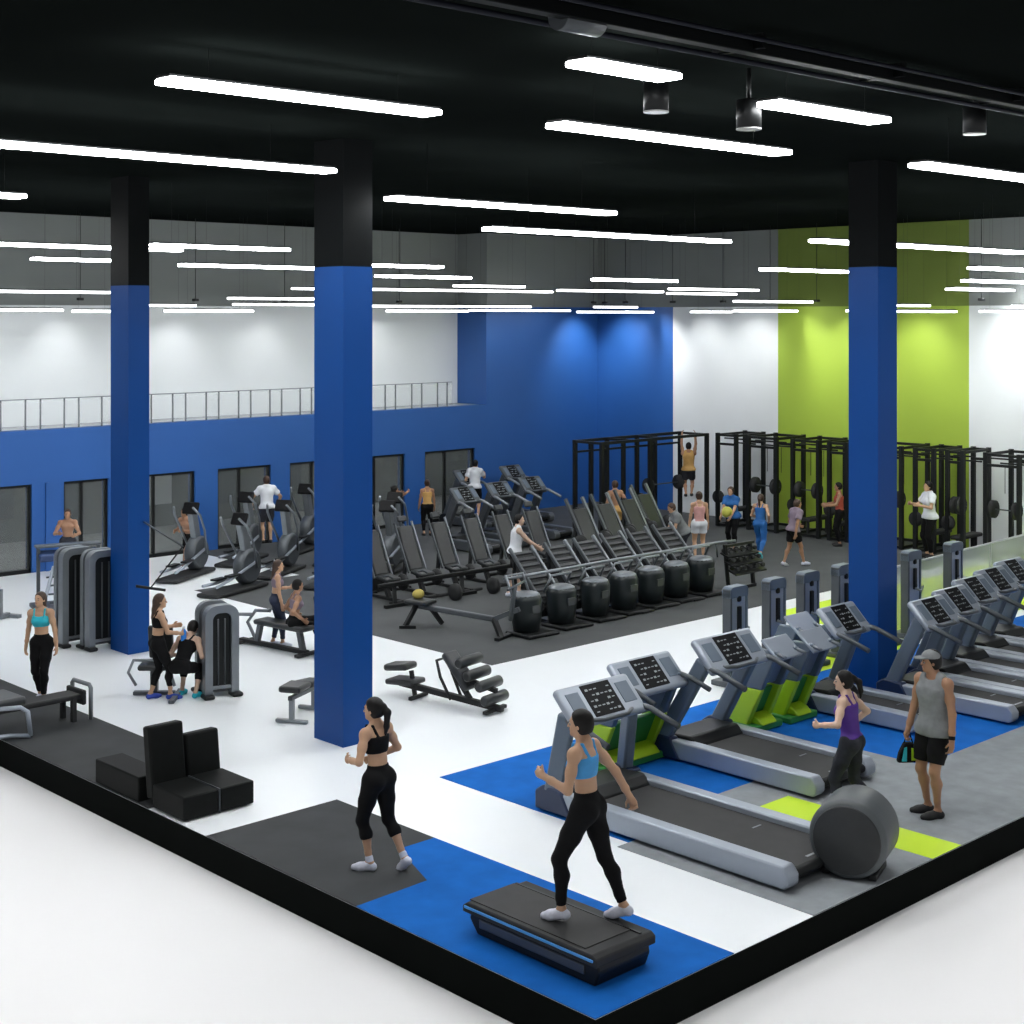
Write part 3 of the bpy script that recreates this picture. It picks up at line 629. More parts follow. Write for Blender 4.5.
# row of drum fronted climbers
def stair(loc, label, slats=True):
    t = thing('stair_climber', label, 'stair machine', loc, 0, 'drum fronted stair machines on the grey rubber floor')
    b = M().b
    mb_ = M(); n = 16; lev = [(0.08, .23), (.3, .27), (.62, .28), (.70, .24)]; rings = []
    for z, r in lev:
        rings.append([mb_.b.verts.new((r * math.cos(a), r * .95 * math.sin(a), z)) for a in [i * 2 * math.pi / n for i in range(n)]])
    for A, B in zip(rings, rings[1:]):
        for i in range(n):
            f = mb_.b.faces.new((A[i], A[(i + 1) % n], B[(i + 1) % n], B[i])); f.smooth = True
    mb_.b.faces.new(rings[0][::-1]); mb_.b.faces.new(rings[-1])
    mb_.build('drum_casing', mat('casing_black', (.009, .013, .014), .32, spec=.35), t)
    M().ball((0, 0, .69), (.25, .23, .07), 20).build('casing_top', STEEL, t)
    M().box((.05, -.05, .04), (.62, .62, .07), .025).box((.28, -.30, .03), (.34, .14, .05), .02).build('foot', BLACK, t)
    M().box((-.02, -.272, .48), (.2, .02, .14), .01).build('badge_plate', PADG, t)
    if not slats:
        M().tube([(-.2, .1, .62), (-.2, .3, 1.0), (.2, .3, 1.0), (.2, .1, .62)], .025).build('front_handle', STEEL, t)
        return t
    for s in (-1, 1):
        M().bar((s * .27, .22, .42), (s * .27, 1.05, 1.28), .05, .07, .015).build('side_rail', STEEL if s > 0 else STEELD, t)
    M().prism([(.18, .34), (.98, 1.17), (1.05, 1.07), (.34, .14)], -.24, .24).build('tread_bed', BLACKM, t)
    sl = M()
    for k_ in range(9):
        q = .07 + k_ * .115; sl.box((0, .18 + .80 * q, .36 + .83 * q), (.46, .06, .035), .008, (45, 0, 0))
    sl.build('tread_slats', PADG, t)
    M().tube([(-.26, .18, .62), (-.24, .0, .93), (.24, .0, .93), (.26, .18, .62)], .022).build('front_handle', STEEL, t)
    M().bar((-.3, .95, .03), (.3, .95, .03), .12, .06, .02).bar((-.24, .95, .05), (-.24, .95, 1.12), .05, .05).bar((.24, .95, .05), (.24, .95, 1.12), .05, .05).bar((0, .2, .05), (0, .95, .05), .1, .06).build('rear_stand', BLACK, t)
    return t
st = stair((17.75, 18.35, .01), 'stair machine with drum casing, nearest of the row beside the rowing bench', False)
st = stair((18.68, 18.42, .01), 'drum stair machine, second from the left')
SN = ['third', 'fourth', 'fifth', 'sixth', 'seventh and farthest right']
for k_, u in enumerate((19.6, 20.42, 21.22, 22.02, 22.85)):
    dup(st, (u, 18.47 + .05 * k_, .01), 0, 'drum stair machine, %s from the left' % SN[k_])
hr = thing('handle_rail', 'long thin grey rail spanning the tops of the stair machines', 'rail', (20.2, 18.75, .95))
M().tube([(-2.6, 0, -.02), (0, 0, 0), (3.3, 0, .0), (3.7, -.1, .0)], .03).build('tube', STEEL, hr)
for x_ in (-2.4, -.6, 1.3, 3.2): M().cyl((x_, 0, 0), (x_, -.05, -.28), .02, 8).build('bracket', STEELD, hr)
ds = thing('dumbbell_stand', 'black tiered stand with dumbbells right of the last stair machine', 'rack', (23.9, 18.5, .01), 0)
M().bar((-.45, 0, .03), (.45, 0, .03), .08, .06).bar((-.4, 0, 0), (-.4, .1, .9), .06, .06).bar((.4, 0, 0), (.4, .1, .9), .06, .06).bar((-.4, .1, .88), (.5, .1, .88), .1, .05).build('frame', BLACK, ds)
for k_ in range(3): M().box((.05, -.12 + .1 * k_, .38 + k_ * .16), (1.0, .22, .04), .01, (20, 0, 0)).build('shelf', BLACK, ds)
g = 0
for r_ in range(3):
    for q in range(5):
        u, v, z = 23.9 - .36 + q * .2, 18.5 - .12 + .1 * r_, .01 + .46 + r_ * .16
        tag(M().cyl((u, v - .09, z), (u, v + .09, z), .013, 6).lathe((u, v - .08, z), [(.04, -.03), (.045, 0), (.04, .03)], 'y', 10).lathe((u, v + .08, z), [(.04, -.03), (.045, 0), (.04, .03)], 'y', 10).build('dumbbell', BLACKM),
            'black dumbbell, %s of the five on the %s shelf of the stand' % (['leftmost', 'second from left', 'middle', 'second from right', 'rightmost'][q], ['lowest', 'middle', 'top'][r_]), 'dumbbell', 'dumbbells on the tiered stand')
# second row of treadmills at the back
b1 = treadmill((23.3, 25.0, .01), 1.7, .8, 'dark treadmill at the back nearest the front pillar, behind the incline benches', group='dark treadmills in the back row', lower=BLACK, postm=STEELD, shell=STEELD)
for k_, (u, v, lb) in enumerate(((24.6, 25.2, 'dark treadmill at the back, second from the left'), (25.95, 27.9, 'dark treadmill below the man in the white T-shirt'), (27.6, 27.9, 'dark treadmill in front of the blue corner'), (26.0, 25.5, 'dark treadmill at the back left of the rig'))):
    dup(b1, (u, v, .01), 0, lb)
# slatted leaning frames in the middle back
lf = thing('leaning_frame', 'grey leaning machine frame behind the stair row, first from the left', 'weight machine', (23.3, 21.9, .01), 0, 'leaning plate machines behind the stair row')
for s in (-1, 1): M().bar((s * .26, -.2, .05), (s * .26, .7, 1.5), .06, .06).build('upright', STEEL if s > 0 else STEELD, lf)
M().box((0, .28, .8), (.42, .08, 1.1), .03, (-30, 0, 0)).build('back_pad', PAD, lf)
M().box((0, .1, .04), (.7, 1.2, .07), .02).bar((0, .7, .05), (0, .6, 1.3), .07, .07).build('base_frame', BLACKM, lf)
for s in (-1, 1): M().lathe((s * .38, .1, .6), [(.06, -.04), (.2, -.03), (.2, .03), (.06, .04)], 'x', 20).build('weight_plate', BLACKM, lf)
for k_, (u, v, lb) in enumerate(((24.3, 22.1, 'second'), (25.3, 22.3, 'third'), (26.3, 22.7, 'fourth'))):
    dup(lf, (u, v, .01), 0, 'grey leaning machine frame behind the stair row, %s from the left' % lb)

# ------------------------------------------------------------------ power racks
def rack(v0, v1, label, kind=0, u=30.6):
    t = thing('power_rack', label, 'rack', (u, (v0 + v1) / 2, .01), 0, 'black racks along the end wall'); w = (v1 - v0) / 2; D = 1.15; H = 2.42
    for x in (0, D):
        for s in (-1, 1): M().box((x, s * (w - .05), H / 2), (.09, .09, H)).build('upright', BLACK, t)
    for x in (0, D):
        for z in (H - .05, H - .28, .05): M().box((x, 0, z), (.06, 2 * w - .1, .06)).build('cross_beam', BLACK, t)
    for s in (-1, 1):
        for z in (H - .05, .05): M().box((D / 2, s * (w - .05), z), (D, .06, .06)).build('side_beam', BLACK, t)
    for x, z in ((.35, H - .16), (.75, H - .30)): M().cyl((x, -w, z), (x, w, z), .02, 8).build('pull_up_bar', BLACK, t)
    for s in (-1, 1): M().cyl((.5, s * w * .45, H - .3), (.5, s * w * .45, H - .95), .008, 5).build('strap', BLACKM, t)
    if kind in (0, 2):
        M().cyl((.12, -w + .03, 1.15), (.12, w - .03, 1.15), .016, 8).build('barbell', STEELD, t)
        for s in (-1, 1): M().lathe((.12, s * (w - .17), 1.15), [(.05, -.05), (.2, -.045), (.2, .045), (.05, .05)], 'y', 20).build('plate', BLACKM, t)
    if kind in (1, 2):
        M().box((.5, 0, .42), (1.0, .28, .09), .03).bar((.1, 0, .02), (.1, 0, .4), .06, .06).bar((.9, 0, .02), (.9, 0, .4), .06, .06).build('bench_pad', BLACKM, t)
        M().lathe((.02, w - .05, .75), [(.05, -.04), (.17, -.035), (.17, .035), (.05, .04)], 'x', 20).build('stored_plate', BLACKM, t)
    return t
RK = [(23.8, 24.5, 'leftmost rack against the white wall panel', 1), (22.53, 23.5, 'rack at the seam of white and lime wall', 0), (21.27, 22.13, 'first rack fully in front of the lime wall', 2), (20.44, 21.05, 'narrow rack just left of the right pillar', 1), (18.95, 20.0, 'rack mostly behind the right pillar', 0), (18.1, 18.68, 'narrow rack just right of the right pillar', 1), (17.36, 17.85, 'rack at the seam of lime and pale wall', 2), (16.0, 16.9, 'second rack from the right edge, before the pale wall', 0), (14.7, 15.6, 'rack cut by the right edge', 1)]
for a, b, lb, kd in RK: rack(a, b, 'black ' + lb, kd)
# rig running out from the wall
rg = thing('pull_up_rig', 'long black rig with seven posts standing before the blue end wall', 'rack', (0, 25.5, .01))
for x in (26.34, 26.91, 27.49, 28.1, 28.62, 29.32, 30.33):
    M().box((x, 0, 1.2), (.09, .09, 2.4)).build('upright', BLACK, rg)
for x in (26.34, 28.1, 30.33): M().box((x, -.9, 1.2), (.09, .09, 2.4)).build('upright', BLACK, rg)
for y_ in (0, -.9): M().box((28.33, y_, 2.38), (4.1, .07, .07)).build('top_beam', BLACK, rg)
M().box((28.33, 0, 2.12), (4.1, .05, .05)).build('lower_beam', BLACK, rg)
for x in (26.34, 27.49, 28.62, 30.33): M().box((x, -.45, 2.38), (.06, .9, .06)).build('cross_beam', BLACK, rg)
M().cyl((28.9, -.1, 1.1), (30.2, -.1, 1.1), .016, 8).build('barbell', STEELD, rg)
for x in (28.95, 30.15): M().lathe((x, -.1, 1.1), [(.05, -.04), (.19, -.035), (.19, .035), (.05, .04)], 'x', 20).build('plate', BLACKM, rg)
#PEOPLE
# ------------------------------------------------------------------ people
def sd_field(prims, res, pad=.03):
    lo = np.full(3, 1e9); hi = -lo
    for p in prims:
        if p['t'] == 'cap':
            r = max(p['ra'], p['rb'])
            for q in (p['a'], p['b']): lo = np.minimum(lo, q - r); hi = np.maximum(hi, q + r)
        else:
            r = max(p['r']); lo = np.minimum(lo, p['c'] - r); hi = np.maximum(hi, p['c'] + r)
    lo -= pad; hi += pad
    n = np.ceil((hi - lo) / res).astype(int) + 1
    D = np.full(n, .2, np.float32); ax = [lo[i] + np.arange(n[i]) * res for i in range(3)]
    for p in prims:
        k = p.get('k', .02)
        if p['t'] == 'cap':
            r = max(p['ra'], p['rb']); a0 = np.minimum(p['a'], p['b']) - r; b0 = np.maximum(p['a'], p['b']) + r
        else:
            r = max(p['r']); a0 = p['c'] - r; b0 = p['c'] + r
        m = k + 3 * res
        i0 = np.maximum(0, np.floor((a0 - m - lo) / res).astype(int)); i1 = np.minimum(n, np.ceil((b0 + m - lo) / res).astype(int) + 1)
        if (i1 <= i0).any(): continue
        X, Y, Z = np.meshgrid(ax[0][i0[0]:i1[0]], ax[1][i0[1]:i1[1]], ax[2][i0[2]:i1[2]], indexing='ij')
        if p['t'] == 'cap':
            a, b = p['a'], p['b']; d = b - a; L2 = max(float(d @ d), 1e-9)
            t = np.clip(((X - a[0]) * d[0] + (Y - a[1]) * d[1] + (Z - a[2]) * d[2]) / L2, 0, 1)
            ds = np.sqrt((X - a[0] - t * d[0]) ** 2 + (Y - a[1] - t * d[1]) ** 2 + (Z - a[2] - t * d[2]) ** 2) - (p['ra'] + (p['rb'] - p['ra']) * t)
        else:
            c, A, r = p['c'], p['A'], p['r']; P = (X - c[0], Y - c[1], Z - c[2])
            q = [sum(P[j] * A[i][j] for j in range(3)) / r[i] for i in range(3)]
            k0 = np.sqrt(q[0] ** 2 + q[1] ** 2 + q[2] ** 2) + 1e-6
            k1 = np.sqrt((q[0] / r[0]) ** 2 + (q[1] / r[1]) ** 2 + (q[2] / r[2]) ** 2) + 1e-6
            ds = k0 * (k0 - 1) / k1
        for (nn, pp) in p.get('clip', ()):
            ds = np.maximum(ds, (X - pp[0]) * nn[0] + (Y - pp[1]) * nn[1] + (Z - pp[2]) * nn[2])
        S = D[i0[0]:i1[0], i0[1]:i1[1], i0[2]:i1[2]]
        h = np.clip(.5 + .5 * (S - ds) / k, 0, 1)
        D[i0[0]:i1[0], i0[1]:i1[1], i0[2]:i1[2]] = S * (1 - h) + ds * h - k * h * (1 - h)
    return D, lo, ax
def net(D, lo, res):
    """surface nets"""
    s = D < 0
    c = np.zeros([k - 1 for k in D.shape], int)
    for dx in (0, 1):
        for dy in (0, 1):
            for dz in (0, 1): c += s[dx:dx + c.shape[0], dy:dy + c.shape[1], dz:dz + c.shape[2]]
    act = (c > 0) & (c < 8); idx = -np.ones(act.shape, int); ii = np.argwhere(act); idx[act] = np.arange(len(ii))
    acc = np.zeros((len(ii), 3)); cnt = np.zeros(len(ii))
    corners = [(x, y, z) for x in (0, 1) for y in (0, 1) for z in (0, 1)]
    for a in corners:
        for d in range(3):
            if a[d]: continue
            b = list(a); b[d] = 1
            va = D[ii[:, 0] + a[0], ii[:, 1] + a[1], ii[:, 2] + a[2]]; vb = D[ii[:, 0] + b[0], ii[:, 1] + b[1], ii[:, 2] + b[2]]
            m = (va < 0) != (vb < 0); t = np.where(m, va / np.where(m, va - vb, 1), 0)
            p = np.array(a, float)[None] + np.zeros((len(ii), 3)); p[:, d] += t
            acc[m] += p[m]; cnt[m] += 1
    V = (ii + acc / cnt[:, None]) * res + lo
    F = []
    for d in range(3):
        e = [(d + 1) % 3, (d + 2) % 3]
        sl0 = [slice(None)] * 3; sl1 = [slice(None)] * 3; sl0[d] = slice(0, -1); sl1[d] = slice(1, None)
        A = s[tuple(sl0)]; B = s[tuple(sl1)]
        q = np.argwhere(A != B); ok = (q[:, e[0]] > 0) & (q[:, e[1]] > 0) & (q[:, e[0]] < idx.shape[e[0]]) & (q[:, e[1]] < idx.shape[e[1]]); q = q[ok]
        fl_ = A[q[:, 0], q[:, 1], q[:, 2]]
        def g(o1, o2):
            r = q.copy(); r[:, e[0]] -= o1; r[:, e[1]] -= o2; return idx[r[:, 0], r[:, 1], r[:, 2]]
        f = np.stack([g(1, 1), g(0, 1), g(0, 0), g(1, 0)], 1); f[~fl_] = f[~fl_][:, ::-1]
        F.append(f)
    return V, np.concatenate(F)
def soft_mesh(name, prims, m, parent, res, scale=1, floor=None):
    D, lo, ax = sd_field(prims, res)
    if floor is not None: D = np.maximum(D, (floor - ax[2])[None, None, :])
    V, F = net(D, lo, res)
    me = bpy.data.meshes.new(name); me.vertices.add(len(V)); me.vertices.foreach_set('co', (V * scale).astype(np.float32).ravel())
    me.loops.add(F.size); me.loops.foreach_set('vertex_index', F.ravel().astype(np.int32))
    me.polygons.add(len(F)); me.polygons.foreach_set('loop_start', (np.arange(len(F)) * 4).astype(np.int32))
    me.polygons.foreach_set('use_smooth', np.ones(len(F), bool)); me.update(calc_edges=True); me.validate()
    me.materials.append(m)
    o = bpy.data.objects.new(name, me); col.objects.link(o)
    if parent is not None: o.parent = parent
    return o
va = lambda *a: np.array(a, float)
nrm = lambda v: v / max(1e-9, np.linalg.norm(v))
def cap(a, b, ra, rb, k=.02, clip=()): return dict(t='cap', a=np.array(a, float), b=np.array(b, float), ra=ra, rb=rb, k=k, clip=clip)
def ell(c, A, r, k=.03, clip=()): return dict(t='ell', c=np.array(c, float), A=A, r=r, k=k, clip=clip)
def ik(a, t, l1, l2, hint):
    d = t - a; L = np.linalg.norm(d)
    if L > (l1 + l2) * .995: t = a + d / L * (l1 + l2) * .995; d = t - a; L = np.linalg.norm(d)
    x = (l1 * l1 - l2 * l2 + L * L) / (2 * L); h = math.sqrt(max(0, l1 * l1 - x * x)); n = d / L
    hv = nrm(hint - n * (hint @ n)); return a + n * x + hv * h, t
def grow(p, g, clip=()):
    q = dict(p); q['clip'] = tuple(p.get('clip', ())) + tuple(clip)
    if q['t'] == 'cap': q['ra'] += g; q['rb'] += g
    else: q['r'] = tuple(x + g for x in q['r'])
    return q
def human(label, loc, yaw, H, pose, fit, res=.012, skin=None, male=False, group=None):
    g = pose.get; root = thing('person', label, 'person', loc, yaw, group); sc = H / 1.70; skin = skin or SKIN
    P = va(*g('pelvis', (0, 0, .93))); lean = R(g('lean', 3)); side = R(g('side', 0)); hy = R(g('hipyaw', 0)); ty = hy + R(g('twist', 0))
    T = nrm(va(math.sin(side), math.sin(lean), math.cos(lean) * math.cos(side)))
    def frame(y):
        r_ = va(math.cos(y), math.sin(y), 0); r_ = nrm(r_ - T * (r_ @ T)); return np.array([r_, np.cross(T, r_), T])
    HF = np.array([va(math.cos(hy), math.sin(hy), 0), va(-math.sin(hy), math.cos(hy), 0), va(0, 0, 1)])
    CF = frame(ty); Rc, Fc = CF[0], CF[1]; MF = frame((hy + ty) / 2)
    sw = .168 if male else .160; N = P + T * .50 - Fc * .005
    S = {s: P + T * (.455 if male else .45) + Rc * s * sw for s in (-1, 1)}
    hipj = {s: P - HF[2] * .03 + HF[0] * s * (.085 if male else .09) for s in (-1, 1)}
    hyaw = ty + R(g('head', 0)); hp = R(g('nod', 0))
    hf = va(-math.sin(hyaw) * math.cos(hp), math.cos(hyaw) * math.cos(hp), math.sin(-hp)); hr_ = va(math.cos(hyaw), math.sin(hyaw), 0); hu = np.cross(hr_, hf)
    HFm = np.array([hr_, hf, hu]); Nk = N + T * .06 + hf * .012; Hc = Nk + hu * .095 + hf * .02
    B = []
    m_ = male
    pel = [ell(P - HF[2] * .01, HF, (.150 if m_ else .166, .110, .118), .04), cap(hipj[-1] - HF[1] * .035 - HF[2] * .01, hipj[-1] - HF[1] * .04, .075, .08, .04), cap(hipj[1] - HF[1] * .035 - HF[2] * .01, hipj[1] - HF[1] * .04, .075, .08, .04)]
    wst = [ell(P + T * .15, MF, (.125 if m_ else .108, .088, .13), .05)]
    cst = [ell(P + T * .33 + Fc * .005, CF, (.155 if m_ else .132, .105 if m_ else .098, .165), .05), ell(P + T * .40 - Fc * .01, CF, (.150 if m_ else .125, .082, .085), .04)]
    if not m_: bst = [ell(P + T * .335 + Fc * .075 + Rc * s * .062, CF, (.058, .05, .055), .03) for s in (-1, 1)]
    else: bst = [ell(P + T * .37 + Fc * .065 + Rc * s * .07, CF, (.075, .045, .06), .03) for s in (-1, 1)]
    trap = [cap(N + T * .03, S[s] * .75 + N * .25 + T * .005, .050, .042, .04) for s in (-1, 1)]
    B += pel + wst + cst + bst + trap
    arms, legs, jo = {}, {}, {}
    ua, fa = (.30, .26) if m_ else (.285, .245)
    hands = []
    for s, nm in ((-1, 'L'), (1, 'R')):
        wt = va(*g('hand' + nm, (s * .24, .04, .82))); hint = va(*g('elbow' + nm, (s * .5, -1, -.3)))
        E_, W = ik(S[s], wt, ua, fa, hint); gm = 1.08 if m_ else 1
        arms[s] = [ell(S[s] + Rc * s * .004, CF, (.056 * gm, .056 * gm, .06 * gm), .035), cap(S[s], E_, .046 * gm, .037 * gm, .03), cap(S[s] * .55 + E_ * .45, S[s] * .5 + E_ * .5, .046 * gm, .046 * gm, .03), cap(E_, E_ * .3 + W * .7, .038 * gm, .032 * gm, .02), cap(E_ * .3 + W * .7, W, .032 * gm, .025 * gm, .02)]
        B += arms[s]
        fd = nrm(W - E_); fwd = g('dir' + nm)
        if fwd is not None: fd = nrm(fd * .35 + nrm(va(*fwd)))
        pn = va(*g('palm' + nm, (-s, 0, 0))); pn = nrm(pn - fd * (pn @ fd)); sd = np.cross(fd, pn) * 1.0
        # thumb side points forward / upward
        tdir = va(0, 1, .6); sd = sd if sd @ tdir > 0 else -sd
        PF = np.array([sd, fd, pn]); pc = W + fd * .052; fist = g('grip' + nm, .35)
        B.append(ell(pc, PF, (.040, .052, .018), .015)); B.append(cap(W, pc, .024, .022, .02))
        fr = .0092 if res < .011 else .0115
        for q, ln in enumerate((.070, .078, .073, .058)):
            base = W + fd * .090 + sd * (.030 - q * .020)
            a1 = fist * 1.3; m1 = base + (fd * math.cos(a1) + pn * math.sin(a1)) * ln * .5
            a2 = fist * 2.9; m2 = m1 + (fd * math.cos(a2) + pn * math.sin(a2)) * ln * .5
            B.append(cap(base - fd * .02, m1, fr * 1.05, fr, .006)); B.append(cap(m1, m2, fr, fr * .85, .004))
        tb = W + fd * .028 + sd * .034; t1 = tb + nrm(fd * .75 + sd * .8 + pn * .3) * .036; t2 = t1 + nrm(fd * .9 + sd * .15 + pn * (.3 + fist)) * .03
        B.append(cap(tb, t1, fr * 1.35, fr * 1.15, .010)); B.append(cap(t1, t2, fr * 1.1, fr * .9, .004))
        jo['w%d' % s] = W; jo['e%d' % s] = E_; jo['h%d' % s] = pc + pn * .02; jo['fd%d' % s] = fd
        # legs
        at = va(*g('foot' + nm, (s * .10, 0, .075))); kh = va(*g('knee' + nm, (s * .12, 1, 0)))
        K, A = ik(hipj[s], at, .43, .42, kh); lm = 1.04 if m_ else 1
        th = [cap(hipj[s], hipj[s] * .5 + K * .5, .095, .076, .04), cap(hipj[s] * .5 + K * .5, K, .076, .054, .03)]
        bk = nrm(nrm(K - (hipj[s] + A) / 2 + 1e-6) * -1)
        C1 = K * .68 + A * .32 + (nrm(np.cross(np.cross(A - K, HF[1]), A - K)) * -.018 if True else 0)
        sh = [cap(K, C1, .048, .052 * lm, .03), cap(C1, K * .25 + A * .75, .052 * lm, .034, .03), cap(K * .25 + A * .75, A, .034, .032, .02)]
        legs[s] = (th, sh, K, A); B += th + sh
        fy = R(g('toe' + nm, s * -6)) + hy; fp = R(g('pitch' + nm, 0))
        fdv = va(-math.sin(fy) * math.cos(fp), math.cos(fy) * math.cos(fp), -math.sin(fp)); fu = nrm(va(0, 0, 1) - fdv * fdv[2]) if abs(fdv[2]) < .99 else va(0, 1, 0)
        hl = A - fdv * .03 - fu * .040; bl = A + fdv * .105 - fu * .048; toe = A + fdv * .165 - fu * .052
        legs[s] += ((hl, bl, toe, fdv, fu),)
        B += [cap(A, hl, .032, .028, .02), cap(A, bl, .030, .026, .03), cap(bl, toe, .026, .018, .02)]
    # neck and head
    B += [cap(N + T * .0, Nk + hu * .03, .056 if m_ else .048, .050 if m_ else .043, .025), ell(Hc + hu * .028 - hf * .012, HFm, (.075, .092, .092), .02), ell(Hc - hu * .045 + hf * .022, HFm, (.054, .062, .066), .03),
          cap(Hc + hf * .080 + hu * .018, Hc + hf * .098 - hu * .018, .008, .013, .010), cap(Hc + hf * .076 - hu * .085 + hf * -.01, Hc + hf * .070 - hu * .080, .016, .016, .015), cap(Hc + hf * .072 + hu * .035 - hr_ * .03, Hc + hf * .072 + hu * .035 + hr_ * .03, .012, .012, .012)]
    for s in (-1, 1): B.append(ell(Hc + hr_ * s * .076 - hf * .008, HFm, (.010, .018, .030), .006))
    # dressed
    bodyo = soft_mesh('body', B, skin, root, res, sc)
    G = .010 if res <= .012 else .013
    for kind, m, arg in fit:
        if kind in ('leggings', 'shorts'):
            Q = [grow(p, G, [(T, P + T * (.12 if kind == 'leggings' else .10))]) for p in pel + wst]
            for s in (-1, 1):
                th, sh, K, A, _ = legs[s]
                if kind == 'leggings':
                    hem = K + (A - K) * arg; n = nrm(A - K)
                    Q += [grow(p, G) for p in th] + [grow(p, G, [(n, hem)]) for p in sh]
                else:
                    hem = hipj[s] + (K - hipj[s]) * arg; n = nrm(K - hipj[s])
                    Q += [grow(p, G + .012, [(n, hem)]) for p in th]
            soft_mesh(kind, Q, m, root, res, sc)
        if kind in ('bra', 'tank', 'tshirt'):
            low = P + T * (.24 if kind == 'bra' else (-.03 - arg if m_ or kind == 'tshirt' else .05))
            top = P + T * (.40 if kind != 'tshirt' else .52); tors = cst + bst + (wst if kind != 'bra' else []) + (pel if kind != 'bra' else [])
            cl = [(T, top), (-T, low)]; gg = G + (.008 if kind == 'tank' else 0) + (.012 if kind == 'tshirt' else 0)
            Q = [grow(p, gg, cl) for p in tors]
            if m_ or kind == 'tshirt':
                Q += [grow(p, .040, cl) for p in pel] + [grow(p, .026, cl) for p in wst]
                for s in (-1, 1): Q += [grow(p, .030, [(T, P), (-T, low)]) for p in legs[s][0][:1]]
            if kind == 'tshirt':
                Q += [grow(p, gg, [(T, P + T * .56)]) for p in trap]
                for s in (-1, 1): E_ = jo['e%d' % s]; n = nrm(E_ - S[s]); Q += [grow(p, gg, [(n, S[s] + (E_ - S[s]) * .62)]) for p in arms[s][:3]]
            elif m_:
                Q += [grow(p, gg, [(Rc * s, S[s] - Rc * s * .035), (-Rc * s, N + Rc * s * .062)]) for s, p in ((-1, trap[0]), (1, trap[1]))]
                Q += [grow(p, gg, [(T, P + T * .47), (Rc, P + Rc * .14), (-Rc, P - Rc * .14), (-T, low)]) for p in cst]
            else:
                for s in (-1, 1):
                    tp = P + T * .515 + Rc * s * .085
                    Q += [cap(P + T * .40 + Fc * .085 + Rc * s * .085, tp + Fc * .045, .016, .014, .01), cap(tp + Fc * .045, tp - Fc * .04, .014, .014, .01), cap(tp - Fc * .04, P + T * .38 - Fc * .085 + Rc * s * .05, .014, .020, .01)]
            soft_mesh({'bra': 'sports_top', 'tank': 'tank_top', 'tshirt': 't_shirt'}[kind], Q, m, root, res, sc)
        if kind == 'shoes':
            for s in (-1, 1):
                hl, bl, toe, fd_, fu = legs[s][4]; A = legs[s][3]
                cl = [(-fu, A - fu * .075)]
                Q = [cap(A - fu * .01, hl, .040, .037, .02, cl), cap(hl, bl, .036, .042, .02, cl), cap(A - fu * .02 + fd_ * .02, bl, .036, .036, .03, cl), cap(bl, toe, .042, .032, .02, cl)]
                o = soft_mesh('shoe', Q, m, root, min(res, .011), sc)
        if kind == 'socks':
            for s in (-1, 1):
                K, A = legs[s][2], legs[s][3]; n = nrm(K - A)
                soft_mesh('sock', [cap(A, A + n * .05, .040, .040, .01)], m, root, .010, sc)
        if kind == 'hair':
            face = (hf * .86 - hu * .5, Hc + hf * .048 + hu * .058); nape = (-hu * .9 - hf * .2, Hc - hu * .065 - hf * .06)
            fz = (nrm(face[0]), face[1])
            Q = [ell(Hc + hu * .032 - hf * .018, HFm, (.087, .103, .104), .02, [fz, nape]), ell(Hc - hu * .02 - hf * .045, HFm, (.074, .066, .072), .03, [fz, nape])]
            if arg == 'ponytail':
                a = Hc + hu * .05 - hf * .115; sw_ = va(*g('tail', (0, 0, 0)))
                Q += [ell(a, HFm, (.03, .03, .03), .02), cap(a, a - hf * .045 - hu * .06 + sw_ * .3, .026, .036, .02), cap(a - hf * .045 - hu * .06 + sw_ * .3, a - hf * .035 - hu * .20 + sw_, .036, .028, .02), cap(a - hf * .035 - hu * .20 + sw_, a - hf * .02 - hu * .30 + sw_ * 1.3, .028, .010, .02)]
            if arg == 'long':
                Q += [cap(Hc - hf * .05, Hc - hf * .075 - hu * .13, .075, .062, .03, [fz]), cap(Hc - hf * .075 - hu * .13, N - T * .10 - Fc * .085, .062, .035, .03)]
            if arg == 'bun': Q += [ell(Hc + hu * .07 - hf * .11, HFm, (.036, .036, .036), .012)]
            if arg == 'short': pass
            soft_mesh('hair', Q, m, root, min(res, .011), sc)
        if kind == 'cap':
            soft_mesh('cap', [ell(Hc + hu * .045 - hf * .01, HFm, (.090, .106, .090), .02, [(-hu, Hc + hu * .045)]), ell(Hc + hu * .052 + hf * .10, HFm, (.072, .085, .012), .01)], m, root, min(res, .010), sc)
        if kind == 'watch':
            W, E_ = jo['w-1'], jo['e-1']; n = nrm(E_ - W); soft_mesh('watch', [cap(W + n * .02, W + n * .035, .034, .034, .005)], m, root, .009, sc)
    if res <= .0125:
        for s in (-1, 1):
            eo = M().ball((Hc + hf * .075 + hr_ * s * .030 + hu * .004) * sc, .0100 * sc, 12).build('eye', EYEW, root)
            M().ball((Hc + hf * .0815 + hr_ * s * .030 + hu * .004) * sc, .0060 * sc, 10).build('iris', IRIS, eo)
            M().tube([(Hc + hf * .084 + hr_ * s * .018 + hu * .030) * sc, (Hc + hf * .080 + hr_ * s * .045 + hu * .030) * sc], .0035 * sc, 6).build('eyebrow', HAIR, root)
        M().tube([(Hc + hf * .080 - hr_ * .020 - hu * .046) * sc, (Hc + hf * .087 - hu * .045) * sc, (Hc + hf * .080 + hr_ * .020 - hu * .046) * sc], [.003 * sc, .0065 * sc, .003 * sc], 8).build('mouth', LIPS, root)
    return root, jo, sc
def at_world(root, p, sc):
    a = root.rotation_euler.z; x, y, z = p * sc
    return Vector((root.location.x + x * math.cos(a) - y * math.sin(a), root.location.y + x * math.sin(a) + y * math.cos(a), root.location.z + z))

LEG = lambda m, t=.86: ('leggings', m, t)
